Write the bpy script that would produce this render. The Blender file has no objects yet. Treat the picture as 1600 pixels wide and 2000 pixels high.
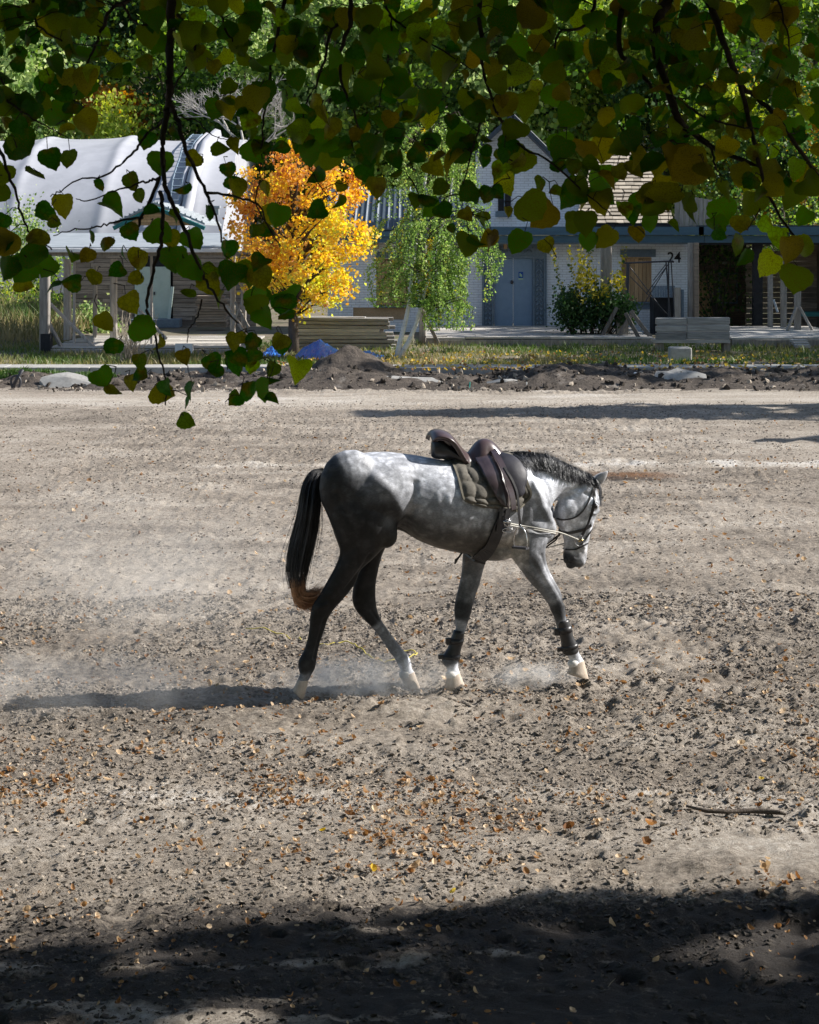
import bpy, bmesh, math, random
import numpy as np
from mathutils import Vector, Matrix, noise as mnoise
from mathutils.bvhtree import BVHTree
R = math.radians
random.seed(7); rng = np.random.default_rng(7)
sc = bpy.context.scene
col = sc.collection
# ------------------------------------------------------------ camera, world, sun
F = 4000.0; HZ = 462.0; CH = 3.04            # focal length in photo pixels, horizon row, camera height
cd = bpy.data.cameras.new('camera'); cam = bpy.data.objects.new('camera', cd); col.objects.link(cam)
cd.sensor_fit = 'VERTICAL'; cd.sensor_height = 36; cd.sensor_width = 28.8; cd.lens = F/2000*36
cd.shift_y = -(1000-HZ)/2000
cam.location = (0, 0, CH); cam.rotation_euler = (R(90), 0, 0)
cd.clip_start = 0.1; cd.clip_end = 3000
cd.dof.use_dof = True; cd.dof.focus_distance = 13.8; cd.dof.aperture_fstop = 32
sc.camera = cam
SAZ, SEL = 9.5, 36.0                        # the sun stands to the right and a little behind
SD = Vector((math.cos(R(SEL))*math.cos(R(SAZ)), math.cos(R(SEL))*math.sin(R(SAZ)), math.sin(R(SEL))))
w = bpy.data.worlds.new('World'); sc.world = w; w.use_nodes = True
nt = w.node_tree; nt.nodes.clear()
sky = nt.nodes.new('ShaderNodeTexSky'); sky.sky_type = 'NISHITA'; sky.sun_disc = False
sky.sun_elevation = R(SEL); sky.sun_rotation = R(90-SAZ); sky.air_density = 1.0; sky.dust_density = 1.0
bg = nt.nodes.new('ShaderNodeBackground'); bg.inputs['Strength'].default_value = 0.078
wo = nt.nodes.new('ShaderNodeOutputWorld')
nt.links.new(sky.outputs[0], bg.inputs[0]); nt.links.new(bg.outputs[0], wo.inputs[0])
sl = bpy.data.lights.new('sun', 'SUN'); sl.energy = 5.0; sl.angle = R(0.53); sl.color = (1, 0.955, 0.89)
so = bpy.data.objects.new('sun', sl); col.objects.link(so)
so.rotation_euler = SD.to_track_quat('Z', 'Y').to_euler(); so.location = SD*60
sc.view_settings.view_transform = 'Standard'; sc.view_settings.look = 'None'
sc.view_settings.exposure = 0.88; sc.view_settings.gamma = 1
sc.render.engine = 'CYCLES'
sc.cycles.volume_step_rate = 1.0; sc.cycles.volume_bounces = 2; sc.cycles.max_bounces = 8; sc.cycles.transparent_max_bounces = 8

# ------------------------------------------------------------ helpers
def at(px, py, D):
    return Vector(((px-800)/F*D, D, CH-(py-HZ)/F*D))
def gd(py, z=0.0):                           # distance at which a ray through this row meets height z
    return F*(CH-z)/(py-HZ)
def root_loc(o):
    v = Vector((0, 0, 0))
    while o is not None: v += o.location; o = o.parent
    return v
def tag(o, label=None, cat=None, group=None, kind=None):
    if label: o['label'] = label
    if cat: o['category'] = cat
    if group: o['group'] = group
    if kind: o['kind'] = kind
    return o
def thing(name, label, cat, loc=(0, 0, 0), group=None):
    o = bpy.data.objects.new(name, None); col.objects.link(o); o.location = loc; o.empty_display_size = .2
    return tag(o, label, cat, group)
def mesh_np(name, V, Fc, smooth=False, fmat=None):
    me = bpy.data.meshes.new(name); V = np.asarray(V, dtype=np.float32)
    if isinstance(Fc, np.ndarray):
        n, k = Fc.shape
        me.vertices.add(len(V)); me.vertices.foreach_set('co', V.ravel())
        me.loops.add(n*k); me.loops.foreach_set('vertex_index', Fc.astype(np.int32).ravel())
        me.polygons.add(n); me.polygons.foreach_set('loop_start', np.arange(0, n*k, k, dtype=np.int32))
        me.update(calc_edges=True)
    else:
        me.from_pydata([tuple(v) for v in V], [], Fc); me.update()
    if smooth: me.polygons.foreach_set('use_smooth', np.ones(len(me.polygons), dtype=bool))
    return me
def link(name, me, mat, parent=None):
    o = bpy.data.objects.new(name, me); col.objects.link(o)
    if mat is not None and not me.materials: me.materials.append(mat)
    if parent: o.parent = parent
    return o
class MB:
    def __init__(s): s.v = []; s.f = []; s.smooth = False
    def add(s, vs, fs):
        b = len(s.v); s.v += [tuple(v) for v in vs]; s.f += [[b+i for i in f] for f in fs]; return s
    def box(s, c, d, rz=0, rx=0, ry=0, jit=0):
        m = Matrix.Rotation(rz, 3, 'Z') @ Matrix.Rotation(ry, 3, 'Y') @ Matrix.Rotation(rx, 3, 'X'); c = Vector(c)
        vs = []
        for x in (-.5, .5):
            for y in (-.5, .5):
                for z in (-.5, .5):
                    vs.append(c+m@Vector((x*d[0]+random.uniform(-jit, jit), y*d[1]+random.uniform(-jit, jit), z*d[2]+random.uniform(-jit, jit))))
        return s.add(vs, [(0, 1, 3, 2), (4, 6, 7, 5), (0, 4, 5, 1), (2, 3, 7, 6), (0, 2, 6, 4), (1, 5, 7, 3)])
    def beam(s, a, b, wd, ht, jit=0, bev=0.12):  # a plank or post from a to b with chamfered edges
        a = Vector(a); b = Vector(b); d = (b-a).normalized()
        up = Vector((0, 0, 1)) if abs(d.z) < .9 else Vector((0, 1, 0))
        u = d.cross(up).normalized(); v = u.cross(d)
        w2, h2 = wd/2, ht/2; c = min(w2, h2)*bev*2
        prof = [(-w2+c, -h2), (w2-c, -h2), (w2, -h2+c), (w2, h2-c), (w2-c, h2), (-w2+c, h2), (-w2, h2-c), (-w2, -h2+c)]
        vs = []
        for p in (a, b):
            j = Vector((random.uniform(-jit, jit), random.uniform(-jit, jit), random.uniform(-jit, jit)))
            for x, y in prof: vs.append(p+j+u*x+v*y)
        fs = [(i, (i+1) % 8, 8+(i+1) % 8, 8+i) for i in range(8)]+[tuple(range(7, -1, -1)), tuple(range(8, 16))]
        return s.add(vs, fs)
    def tube(s, pts, rad, n=6, cap=True):
        pts = [Vector(p) for p in pts]
        if not hasattr(rad, '__len__'): rad = [rad]*len(pts)
        base = len(s.v); ref = Vector((.31, .17, .93))
        for i, p in enumerate(pts):
            d = (pts[min(i+1, len(pts)-1)]-pts[max(i-1, 0)])
            if d.length < 1e-9: d = Vector((0, 0, 1))
            d.normalize(); u = d.cross(ref)
            if u.length < .1: u = d.cross(Vector((1, 0, 0)))
            u.normalize(); v = d.cross(u)
            for k in range(n):
                a = 2*math.pi*k/n; s.v.append(tuple(p+(u*math.cos(a)+v*math.sin(a))*rad[i]))
        for i in range(len(pts)-1):
            for k in range(n):
                s.f.append([base+i*n+k, base+i*n+(k+1) % n, base+(i+1)*n+(k+1) % n, base+(i+1)*n+k])
        if cap:
            s.f.append([base+k for k in range(n-1, -1, -1)]); s.f.append([base+(len(pts)-1)*n+k for k in range(n)])
        return s
    def loft(s, rings, cap=True, closed=True):
        base = len(s.v); n = len(rings[0])
        for r in rings: s.v += [tuple(p) for p in r]
        kk = n if closed else n-1
        for i in range(len(rings)-1):
            for k in range(kk):
                s.f.append([base+i*n+k, base+i*n+(k+1) % n, base+(i+1)*n+(k+1) % n, base+(i+1)*n+k])
        if cap and closed:
            s.f.append([base+k for k in range(n-1, -1, -1)]); s.f.append([base+(len(rings)-1)*n+k for k in range(n)])
        return s
    def ell(s, c, ax, n=14, m=9):               # ellipsoid, ax three axis vectors
        c = Vector(c); rings = []
        for i in range(m+1):
            t = math.pi*(i+.02)/(m+.04); rings.append([c+ax[2]*math.cos(t)+(ax[0]*math.cos(2*math.pi*k/n)+ax[1]*math.sin(2*math.pi*k/n))*math.sin(t) for k in range(n)])
        return s.loft(rings)
    def build(s, name, mat, parent=None, smooth=None):
        o0 = root_loc(parent) if parent else Vector((0, 0, 0))
        me = bpy.data.meshes.new(name)
        me.from_pydata([(v[0]-o0.x, v[1]-o0.y, v[2]-o0.z) for v in s.v], [], s.f); me.update()
        if (s.smooth if smooth is None else smooth): me.polygons.foreach_set('use_smooth', [True]*len(me.polygons))
        return link(name, me, mat, parent)
def fixnormals(me):
    bm = bmesh.new(); bm.from_mesh(me); bmesh.ops.recalc_face_normals(bm, faces=bm.faces); bm.to_mesh(me); bm.free()
def bevel(o, wdt, seg=2, ang=40):
    m = o.modifiers.new('bevel', 'BEVEL'); m.width = wdt; m.segments = seg; m.limit_method = 'ANGLE'; m.angle_limit = R(ang); return o
def spline(pts, n):                              # Catmull-Rom through tuples of any length
    P = np.array(pts, dtype=float); P = np.vstack([2*P[0]-P[1], P, 2*P[-1]-P[-2]]); out = []
    m = len(P)-3
    for i in range(n+1):
        t = i/n*m; k = min(int(t), m-1); u = t-k
        a, b, c, d = P[k], P[k+1], P[k+2], P[k+3]
        out.append(.5*((2*b)+(-a+c)*u+(2*a-5*b+4*c-d)*u*u+(-a+3*b-3*c+d)*u**3))
    return np.array(out)
# lattice noise in numpy
_tab = rng.random((256, 256)).astype(np.float32)
def vn(x, y, s=1.0, seed=0):
    x = x/s+seed*17.31; y = y/s+seed*9.77
    xi = np.floor(x).astype(int); yi = np.floor(y).astype(int); fx = x-xi; fy = y-yi
    fx = fx*fx*(3-2*fx); fy = fy*fy*(3-2*fy)
    g = lambda a, b: _tab[a % 256, b % 256]
    return (g(xi, yi)*(1-fx)+g(xi+1, yi)*fx)*(1-fy)+(g(xi, yi+1)*(1-fx)+g(xi+1, yi+1)*fx)*fy-.5
def fbm(x, y, s, oct=4, seed=0, gain=.5):
    r = 0; a = 1
    for i in range(oct): r = r+a*vn(x, y, s, seed+i*3); s *= .5; a *= gain
    return r

# ------------------------------------------------------------ materials
def srgb(r, g, b): f = lambda c: ((c/255+.055)/1.055)**2.4 if c > 10 else c/255/12.92; return (f(r), f(g), f(b))
def newmat(name):
    m = bpy.data.materials.new(name); m.use_nodes = True; n = m.node_tree
    return m, n, n.nodes['Principled BSDF']
def N(n, t, **kw):
    x = n.nodes.new(t)
    for k, v in kw.items():
        if k in x.inputs: x.inputs[k].default_value = v
        else: setattr(x, k, v)
    return x
def ramp(n, fac, stops):
    r = n.nodes.new('ShaderNodeValToRGB'); cr = r.color_ramp
    while len(cr.elements) > len(stops): cr.elements.remove(cr.elements[-1])
    while len(cr.elements) < len(stops): cr.elements.new(.5)
    for e, (p, c) in zip(cr.elements, stops): e.position = p; e.color = (*c, 1) if len(c) == 3 else c
    n.links.new(fac, r.inputs[0]); return r
def M(name, c1, c2=None, scale=6, rough=.85, bump=.3, stretch=(1, 1, 1), spec=.25, metal=0, detail=8, bdist=.01, stain=None, objrand=0.0, bscale=3.0):
    m, n, p = newmat(name); c2 = c2 or tuple(min(1, x*1.5) for x in c1)
    tc = N(n, 'ShaderNodeTexCoord'); mp = N(n, 'ShaderNodeMapping'); mp.inputs['Scale'].default_value = stretch
    n.links.new(tc.outputs['Object'], mp.inputs[0])
    vec = mp.outputs[0]
    if objrand:
        oi = N(n, 'ShaderNodeObjectInfo'); va = N(n, 'ShaderNodeVectorMath', operation='SCALE'); cx = N(n, 'ShaderNodeCombineXYZ')
        for k in range(3): n.links.new(oi.outputs['Random'], cx.inputs[k])
        n.links.new(cx.outputs[0], va.inputs[0]); va.inputs['Scale'].default_value = 37.0
        ad = N(n, 'ShaderNodeVectorMath', operation='ADD'); n.links.new(vec, ad.inputs[0]); n.links.new(va.outputs[0], ad.inputs[1]); vec = ad.outputs[0]
    no = N(n, 'ShaderNodeTexNoise', Scale=scale, Detail=detail, Roughness=.65); n.links.new(vec, no.inputs['Vector'])
    r = ramp(n, no.outputs['Fac'], [(.28, c1), (.72, c2)])
    out = r.outputs[0]
    if stain:
        n2 = N(n, 'ShaderNodeTexNoise', Scale=stain[1], Detail=6.0, Roughness=.7); n.links.new(vec, n2.inputs['Vector'])
        rr = ramp(n, n2.outputs['Fac'], [(stain[2], (0, 0, 0)), (stain[2]+.12, (1, 1, 1))])
        mx = N(n, 'ShaderNodeMix', data_type='RGBA'); n.links.new(rr.outputs[0], mx.inputs[0]); n.links.new(out, mx.inputs[6]); mx.inputs[7].default_value = (*stain[0], 1); out = mx.outputs[2]
    if objrand:
        hs = N(n, 'ShaderNodeHueSaturation'); mr = N(n, 'ShaderNodeMapRange'); mr.inputs[3].default_value = 1-objrand; mr.inputs[4].default_value = 1+objrand
        n.links.new(oi.outputs['Random'], mr.inputs[0]); n.links.new(mr.outputs[0], hs.inputs['Value']); n.links.new(out, hs.inputs['Color']); out = hs.outputs[0]
    n.links.new(out, p.inputs['Base Color'])
    p.inputs['Roughness'].default_value = rough; p.inputs['Specular IOR Level'].default_value = spec; p.inputs['Metallic'].default_value = metal
    if bump:
        nb = N(n, 'ShaderNodeTexNoise', Scale=scale*bscale, Detail=6.0, Roughness=.7); n.links.new(vec, nb.inputs['Vector'])
        b = N(n, 'ShaderNodeBump', Strength=bump, Distance=bdist); n.links.new(nb.outputs['Fac'], b.inputs['Height']); n.links.new(b.outputs[0], p.inputs['Normal'])
    return m
def leafmat(name, stops, trans=.5, attr='tone', spec=.25, spots=None, rough=.5, objinfo=False):
    m, n, p = newmat(name)
    if objinfo: src = N(n, 'ShaderNodeObjectInfo').outputs['Random']
    else:
        a = N(n, 'ShaderNodeAttribute'); a.attribute_name = attr; src = a.outputs['Fac']
    r = ramp(n, src, stops); out = r.outputs[0]
    if spots:
        tc = N(n, 'ShaderNodeTexCoord'); oi = N(n, 'ShaderNodeObjectInfo'); ad = N(n, 'ShaderNodeVectorMath', operation='ADD')
        n.links.new(tc.outputs['Object'], ad.inputs[0]); n.links.new(oi.outputs['Random'], ad.inputs[1])
        nz = N(n, 'ShaderNodeTexNoise', Scale=28.0, Detail=5.0); n.links.new(ad.outputs[0], nz.inputs['Vector'])
        rr = ramp(n, nz.outputs['Fac'], [(.50, (0, 0, 0)), (.68, (1, 1, 1))])
        mx = N(n, 'ShaderNodeMix', data_type='RGBA'); n.links.new(rr.outputs[0], mx.inputs[0]); n.links.new(out, mx.inputs[6]); mx.inputs[7].default_value = (*spots, 1)
        # veins
        wv = N(n, 'ShaderNodeTexVoronoi', Scale=95.0); wv.feature = 'DISTANCE_TO_EDGE'; n.links.new(ad.outputs[0], wv.inputs['Vector'])
        r3 = ramp(n, wv.outputs['Distance'], [(.02, (.7, .7, .7)), (.12, (1, 1, 1))])
        mu = N(n, 'ShaderNodeMix', data_type='RGBA', blend_type='MULTIPLY'); mu.inputs[0].default_value = 1
        n.links.new(mx.outputs[2], mu.inputs[6]); n.links.new(r3.outputs[0], mu.inputs[7]); out = mu.outputs[2]
        bp = N(n, 'ShaderNodeBump', Strength=.35, Distance=.002); n.links.new(wv.outputs['Distance'], bp.inputs['Height']); n.links.new(bp.outputs[0], p.inputs['Normal'])
    n.links.new(out, p.inputs['Base Color']); p.inputs['Roughness'].default_value = rough; p.inputs['Specular IOR Level'].default_value = spec
    t = N(n, 'ShaderNodeBsdfTranslucent'); hs = N(n, 'ShaderNodeHueSaturation', Saturation=1.15, Value=1.8)
    n.links.new(out, hs.inputs['Color']); n.links.new(hs.outputs[0], t.inputs[0])
    ms = N(n, 'ShaderNodeMixShader'); ms.inputs[0].default_value = trans
    n.links.new(p.outputs[0], ms.inputs[1]); n.links.new(t.outputs[0], ms.inputs[2])
    n.links.new(ms.outputs[0], n.nodes['Material Output'].inputs['Surface'])
    return m
WG = dict(rough=.9, bump=.5, stretch=(1, 1, 12), scale=2.2)
m_post = M('weathered_wood', (.19, .17, .155), (.42, .39, .355), scale=3, stretch=(6, 6, .8), objrand=.25, bdist=.02)
m_plank = M('grey_plank', (.17, .165, .16), (.42, .405, .385), scale=3, stretch=(.7, 4, 8), objrand=.28, bdist=.02)
m_logs = M('cabin_board', (.17, .13, .10), (.42, .34, .27), scale=3, stretch=(.7, 4, 8), objrand=.3, bdist=.02)
m_board = M('yellowed_board', (.34, .21, .11), (.58, .40, .23), scale=3, stretch=(8, 4, .8), objrand=.22)
m_chip = M('particle_board', (.30, .20, .11), (.52, .38, .24), scale=40, stretch=(1, 1, 1))
m_deck = M('deck_board', (.30, .28, .25), (.55, .52, .48), scale=3, stretch=(.8, 6, 4), objrand=.2)
m_fascia = M('blue_grey_paint', (.05, .10, .15), (.08, .15, .21), scale=3, rough=.6, stretch=(.5, 1, 3))
m_slate = M('dark_metal_roof', (.03, .045, .06), (.07, .09, .115), scale=5, rough=.5)
m_lead = M('grey_metal_sheet', (.22, .25, .28), (.38, .41, .44), scale=2, rough=.5, spec=.5)
m_teal = M('teal_paint', (.02, .13, .14), (.04, .22, .22), scale=4, rough=.5)
m_steel = M('dark_steel', (.02, .022, .03), (.05, .05, .06), scale=20, rough=.5, spec=.5)
m_conc = M('concrete', (.26, .25, .235), (.42, .41, .385), scale=9, bump=.4, stain=((.16, .15, .13), 4.0, .6))
m_door = M('blue_grey_door_paint', (.18, .26, .37), (.23, .32, .44), scale=5, rough=.5, bump=.15, stain=((.10, .11, .12), 12.0, .66))
m_frame = M('blue_grey_frame_paint', (.12, .165, .22), (.21, .27, .33), scale=12, rough=.6)
m_paledoor = M('pale_mint_paint', (.42, .50, .44), (.55, .62, .55), scale=3, rough=.6, stain=((.35, .36, .30), 5.0, .62))
m_tarp = M('blue_tarp', (.01, .10, .42), (.02, .17, .60), scale=3, rough=.4, spec=.5)
m_bark = M('bark', (.045, .035, .028), (.13, .105, .085), scale=9, stretch=(1, 1, .3), bump=.8, bdist=.03)
m_twig = M('dark_twig', (.022, .017, .013), (.06, .045, .035), scale=60, bump=.3, bdist=.002)
m_white = M('white_paint', (.62, .62, .62), (.8, .8, .8), scale=6, rough=.6)
m_black = M('black_board', (.012, .013, .016), (.03, .03, .035), scale=8, rough=.7)
def brick_mat(name, c1, c2, mort, bw=.26, bh=.078, bump=.6, axis='xz', stain=None):
    m, n, p = newmat(name)
    tc = N(n, 'ShaderNodeTexCoord'); sx = N(n, 'ShaderNodeSeparateXYZ'); cx = N(n, 'ShaderNodeCombineXYZ')
    n.links.new(tc.outputs['Object'], sx.inputs[0]); ad = N(n, 'ShaderNodeMath', operation='ADD')
    n.links.new(sx.outputs[0], ad.inputs[0]); n.links.new(sx.outputs[1], ad.inputs[1])
    n.links.new(ad.outputs[0], cx.inputs[0]); n.links.new(sx.outputs[2], cx.inputs[1])
    b = N(n, 'ShaderNodeTexBrick'); b.inputs['Scale'].default_value = 1; b.inputs['Brick Width'].default_value = bw; b.inputs['Row Height'].default_value = bh
    b.inputs['Mortar Size'].default_value = .009; b.inputs['Mortar Smooth'].default_value = .3
    b.inputs['Color1'].default_value = (*c1, 1); b.inputs['Color2'].default_value = (*c2, 1); b.inputs['Mortar'].default_value = (*mort, 1)
    n.links.new(cx.outputs[0], b.inputs['Vector'])
    nz = N(n, 'ShaderNodeTexNoise', Scale=1.3, Detail=8.0, Roughness=.75); n.links.new(tc.outputs['Object'], nz.inputs['Vector'])
    rr = ramp(n, nz.outputs['Fac'], [(.3, (.86, .85, .84)), (.52, (1, 1, 1))])
    mu = N(n, 'ShaderNodeMix', data_type='RGBA', blend_type='MULTIPLY'); mu.inputs[0].default_value = .8
    n.links.new(b.outputs['Color'], mu.inputs[6]); n.links.new(rr.outputs[0], mu.inputs[7]); n.links.new(mu.outputs[2], p.inputs['Base Color'])
    bp = N(n, 'ShaderNodeBump', Strength=bump, Distance=.02, invert=True); n.links.new(b.outputs['Fac'], bp.inputs['Height']); n.links.new(bp.outputs[0], p.inputs['Normal'])
    p.inputs['Roughness'].default_value = .75; return m
m_shing = M('wood_shingle', (.30, .25, .19), (.52, .46, .38), scale=3, stretch=(.7, 4, 8), objrand=.25)
m_wbrick = brick_mat('whitewashed_brick', (.82, .86, .93), (.75, .79, .86), (.55, .57, .62))
m_dbrick = brick_mat('brown_brick', (.16, .12, .09), (.22, .17, .13), (.10, .09, .08))
# fields of instanced pieces for things nobody could count
def scatter(name, protos, pts, rot, scl, label=None, cat=None, parent=None, tone=None):
    pc = bpy.data.collections.new(name+'_pieces')
    for p in protos: pc.objects.link(p)
    me = bpy.data.meshes.new(name); n = len(pts); me.vertices.add(n); me.vertices.foreach_set('co', np.asarray(pts, dtype=np.float32).ravel())
    a = me.attributes.new('rot', 'FLOAT_VECTOR', 'POINT'); a.data.foreach_set('vector', np.asarray(rot, dtype=np.float32).ravel())
    a = me.attributes.new('scl', 'FLOAT_VECTOR', 'POINT'); a.data.foreach_set('vector', np.asarray(scl, dtype=np.float32).ravel())
    o = link(name, me, None, parent)
    g = bpy.data.node_groups.new(name, 'GeometryNodeTree')
    g.interface.new_socket('Geometry', in_out='INPUT', socket_type='NodeSocketGeometry'); g.interface.new_socket('Geometry', in_out='OUTPUT', socket_type='NodeSocketGeometry')
    gi = g.nodes.new('NodeGroupInput'); go = g.nodes.new('NodeGroupOutput')
    ci = g.nodes.new('GeometryNodeCollectionInfo'); ci.inputs[0].default_value = pc; ci.inputs['Separate Children'].default_value = True; ci.inputs['Reset Children'].default_value = True
    ip = g.nodes.new('GeometryNodeInstanceOnPoints'); ip.inputs['Pick Instance'].default_value = True
    ra = g.nodes.new('GeometryNodeInputNamedAttribute'); ra.data_type = 'FLOAT_VECTOR'; ra.inputs['Name'].default_value = 'rot'
    sa = g.nodes.new('GeometryNodeInputNamedAttribute'); sa.data_type = 'FLOAT_VECTOR'; sa.inputs['Name'].default_value = 'scl'
    e2 = g.nodes.new('FunctionNodeEulerToRotation')
    g.links.new(gi.outputs[0], ip.inputs['Points']); g.links.new(ci.outputs[0], ip.inputs['Instance'])
    g.links.new(ra.outputs['Attribute'], e2.inputs[0]); g.links.new(e2.outputs[0], ip.inputs['Rotation']); g.links.new(sa.outputs['Attribute'], ip.inputs['Scale'])
    g.links.new(ip.outputs[0], go.inputs[0])
    md = o.modifiers.new('scatter', 'NODES'); md.node_group = g
    tag(o, label, cat, kind='stuff'); return o
def proto(name, me, mat):
    if not me.materials: me.materials.append(mat)
    return bpy.data.objects.new(name, me)
# crowns of many small leaf faces
def leaf_faces(P, size, tone, parent, mat, name='foliage', kind='stuff', hang=0.0, asp=.8):
    n = len(P); P = np.asarray(P, dtype=np.float32)
    d = rng.normal(size=(n, 3)); d[:, 2] -= hang; d /= np.linalg.norm(d, axis=1)[:, None]
    e = rng.normal(size=(n, 3)); u = np.cross(d, e); u /= np.linalg.norm(u, axis=1)[:, None]
    wv = np.cross(u, d)
    s = (np.asarray(size)*(.65+.7*rng.random(n)))[:, None]
    u = u*s*asp*.5; d = d*s*.5; wv = wv*s*.12
    V = np.stack([P-d, P+u-d*.1+wv, P+d, P-u-d*.1+wv], 1).reshape(-1, 3)
    o0 = root_loc(parent) if parent else Vector((0, 0, 0)); V = V-np.array(o0)
    Fc = np.arange(n*4).reshape(n, 4)
    me = mesh_np(name, V, Fc)
    a = me.attributes.new('tone', 'FLOAT', 'POINT'); a.data.foreach_set('value', np.repeat(np.clip(tone, 0, 1), 4).astype(np.float32))
    o = link(name, me, mat, parent)
    if kind: o['kind'] = kind
    return o
def crown_pts(n, clusters, sig):
    c = rng.integers(0, len(clusters), n); C = np.asarray(clusters)[c]
    return C+rng.normal(size=(n, 3))*np.asarray(sig), c
# ------------------------------------------------------------ ground
def grow(a, b, s0, k=1.25):
    out = [a]; s = s0
    while out[-1] < b: out.append(out[-1]+s); s *= k
    return out
xs_mid = np.arange(-4.6, 4.61, .021)
xs_pos = np.array(grow(4.7, 420, .12, 1.16)); xs = np.concatenate([-xs_pos[::-1], xs_mid, xs_pos])
ys = np.concatenate([-np.array(grow(-6.9, 120, .2, 1.4))[::-1], np.arange(7.0, 17, .025), np.arange(17, 30, .09), np.arange(30, 41, .14), np.array(grow(41.1, 600, .3, 1.08))])
GX, GY = np.meshgrid(xs, ys)
def ground_h(x, y):
    near = np.clip((46-y)/4, 0, 1)
    rough = .55+.9*np.clip(fbm(x, y, 3.5, 2, 5)+.35, 0, 1)
    smooth = np.clip(np.exp(-((y-38.3)/1.6)**2)*1.2+np.exp(-((y-10.35+.2*vn(x, y, 1.1, 7))/.33)**2)*.55+np.clip((9.0-y)/1.2, 0, 1)*.45, 0, .85)
    h = fbm(x, y, 2.4, 3, 1)*.025+fbm(x*.4, y*1.7, .5, 3, 41)*.03+fbm(x, y, .34, 3, 2)*.042*rough*(1-smooth*.8)+np.abs(fbm(x, y, .13, 3, 9))*.050*rough*(1-smooth)+np.clip(fbm(x, y, .065, 2, 19), -.1, 1)*.026*(1-smooth*.6)
    ridge = .05*np.exp(-((y-13.05-.15*np.sin(x*1.3)-.02*x)/.22)**2)
    return (h+ridge)*near-.01
_gh = ground_h; _hr = np.random.default_rng(77); HP = np.stack([_hr.uniform(-3.6, 3.6, 330), np.sqrt(_hr.random(330)*(17**2-7.6**2)+7.6**2), _hr.uniform(.045, .075, 330), _hr.uniform(.012, .035, 330), _hr.uniform(0, 6.28, 330)], 1)
_hx = np.arange(-5, 5, .02); _hy = np.arange(7, 18, .02); _HM = np.zeros((len(_hy), len(_hx)))
for a_, b_, r_, d_, t_ in HP:                     # hoof prints: a sunk oval with a pushed-up rim
    i0, j0 = int((b_-7)/.02), int((a_+5)/.02); ii, jj = np.meshgrid(np.arange(max(0, i0-9), min(len(_hy), i0+10)), np.arange(max(0, j0-9), min(len(_hx), j0+10)), indexing='ij')
    dx, dy = _hx[jj]-a_, _hy[ii]-b_; q = np.hypot(dx*math.cos(t_)+dy*math.sin(t_), (dy*math.cos(t_)-dx*math.sin(t_))*1.25)/r_
    _HM[ii, jj] += -d_*np.exp(-q**4)+d_*.6*np.exp(-((q-1.3)/.3)**2)
def ground_h(x, y):
    j = np.clip(((x+5)/.02).astype(int), 0, len(_hx)-1); i = np.clip(((y-7)/.02).astype(int), 0, len(_hy)-1)
    return _gh(x, y)+np.where((np.abs(x) < 4.9) & (y > 7.05) & (y < 17.9), _HM[i, j], 0)
GZ = ground_h(GX, GY)
ny, nx = GX.shape; idx = np.arange(nx*ny).reshape(ny, nx)
Fq = np.stack([idx[:-1, :-1], idx[:-1, 1:], idx[1:, 1:], idx[1:, :-1]], -1).reshape(-1, 4)
me = mesh_np('arena_ground', np.stack([GX, GY, GZ], -1).reshape(-1, 3), Fq, smooth=True)
# tone, with tree shade painted over the nearest band: dry pale patches (1) against freshly turned darker sand (0)
tn = .46+.18*fbm(GX, GY, 2.2, 4, 21)+.30*fbm(GX*.6, GY*1.3, .5, 4, 25)
tn += .26*np.exp(-((GY-38.4-.25*np.sin(GX*.5))/1.3)**2)
tn += .15*np.exp(-((GY-10.4)/.6)**2)*(.3+1.6*np.clip(fbm(GX*.6, GY*1.5, .6, 3, 8)+.25, 0, 1))-.60*np.clip((9.45+.15*GX-GY)/.5, 0, 1)+.85*np.clip((9.3-GY)/.6, 0, 1)*np.clip(fbm(GX*.6, GY*3.0, .7, 4, 29)*4.2-.75+vn(GX, GY*2, .12, 3), 0, 1)+.25*np.exp(-((GY-11.15-.1*np.sin(GX*2))/.2)**2)  # near band: tree shade painted dark, sheen painted pale on smooth patches
line = np.exp(-((GY-27.3-.012*GX-.25*vn(GX, GY, .9, 4))/.38)**2)*np.clip(.12+.12*(GX+2)+1.2*fbm(GX, GY, .5, 3, 6), 0, 1.25)
line *= (GX > -4)
tn += .85*np.clip(line*(.6+1.8*np.clip(fbm(GX, GY, .35, 2, 16)+.2, 0, 1)), 0, 1)
tn -= .5*np.exp(-((GX-2.75)**2/.3+(GY-26.0)**2/.25))
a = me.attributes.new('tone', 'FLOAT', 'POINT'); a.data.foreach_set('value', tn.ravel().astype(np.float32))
a = me.attributes.new('red', 'FLOAT', 'POINT'); a.data.foreach_set('value', (np.exp(-((GX-2.85)**2/.25+(GY-26.2)**2/.09))).ravel().astype(np.float32))
m, n, p = newmat('riding_sand')
tc = N(n, 'ShaderNodeTexCoord'); at1 = N(n, 'ShaderNodeAttribute'); at1.attribute_name = 'tone'; at2 = N(n, 'ShaderNodeAttribute'); at2.attribute_name = 'red'
n1 = N(n, 'ShaderNodeTexNoise', Scale=22.0, Detail=10.0, Roughness=.75); n.links.new(tc.outputs['Object'], n1.inputs['Vector'])
mth = N(n, 'ShaderNodeMath', operation='MULTIPLY_ADD'); mth.inputs[1].default_value = 2.1; n.links.new(n1.outputs['Fac'], mth.inputs[0])
m2 = N(n, 'ShaderNodeMath', operation='SUBTRACT'); m2.inputs[1].default_value = 1.05; n.links.new(at1.outputs['Fac'], m2.inputs[0]); n.links.new(m2.outputs[0], mth.inputs[2])
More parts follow.
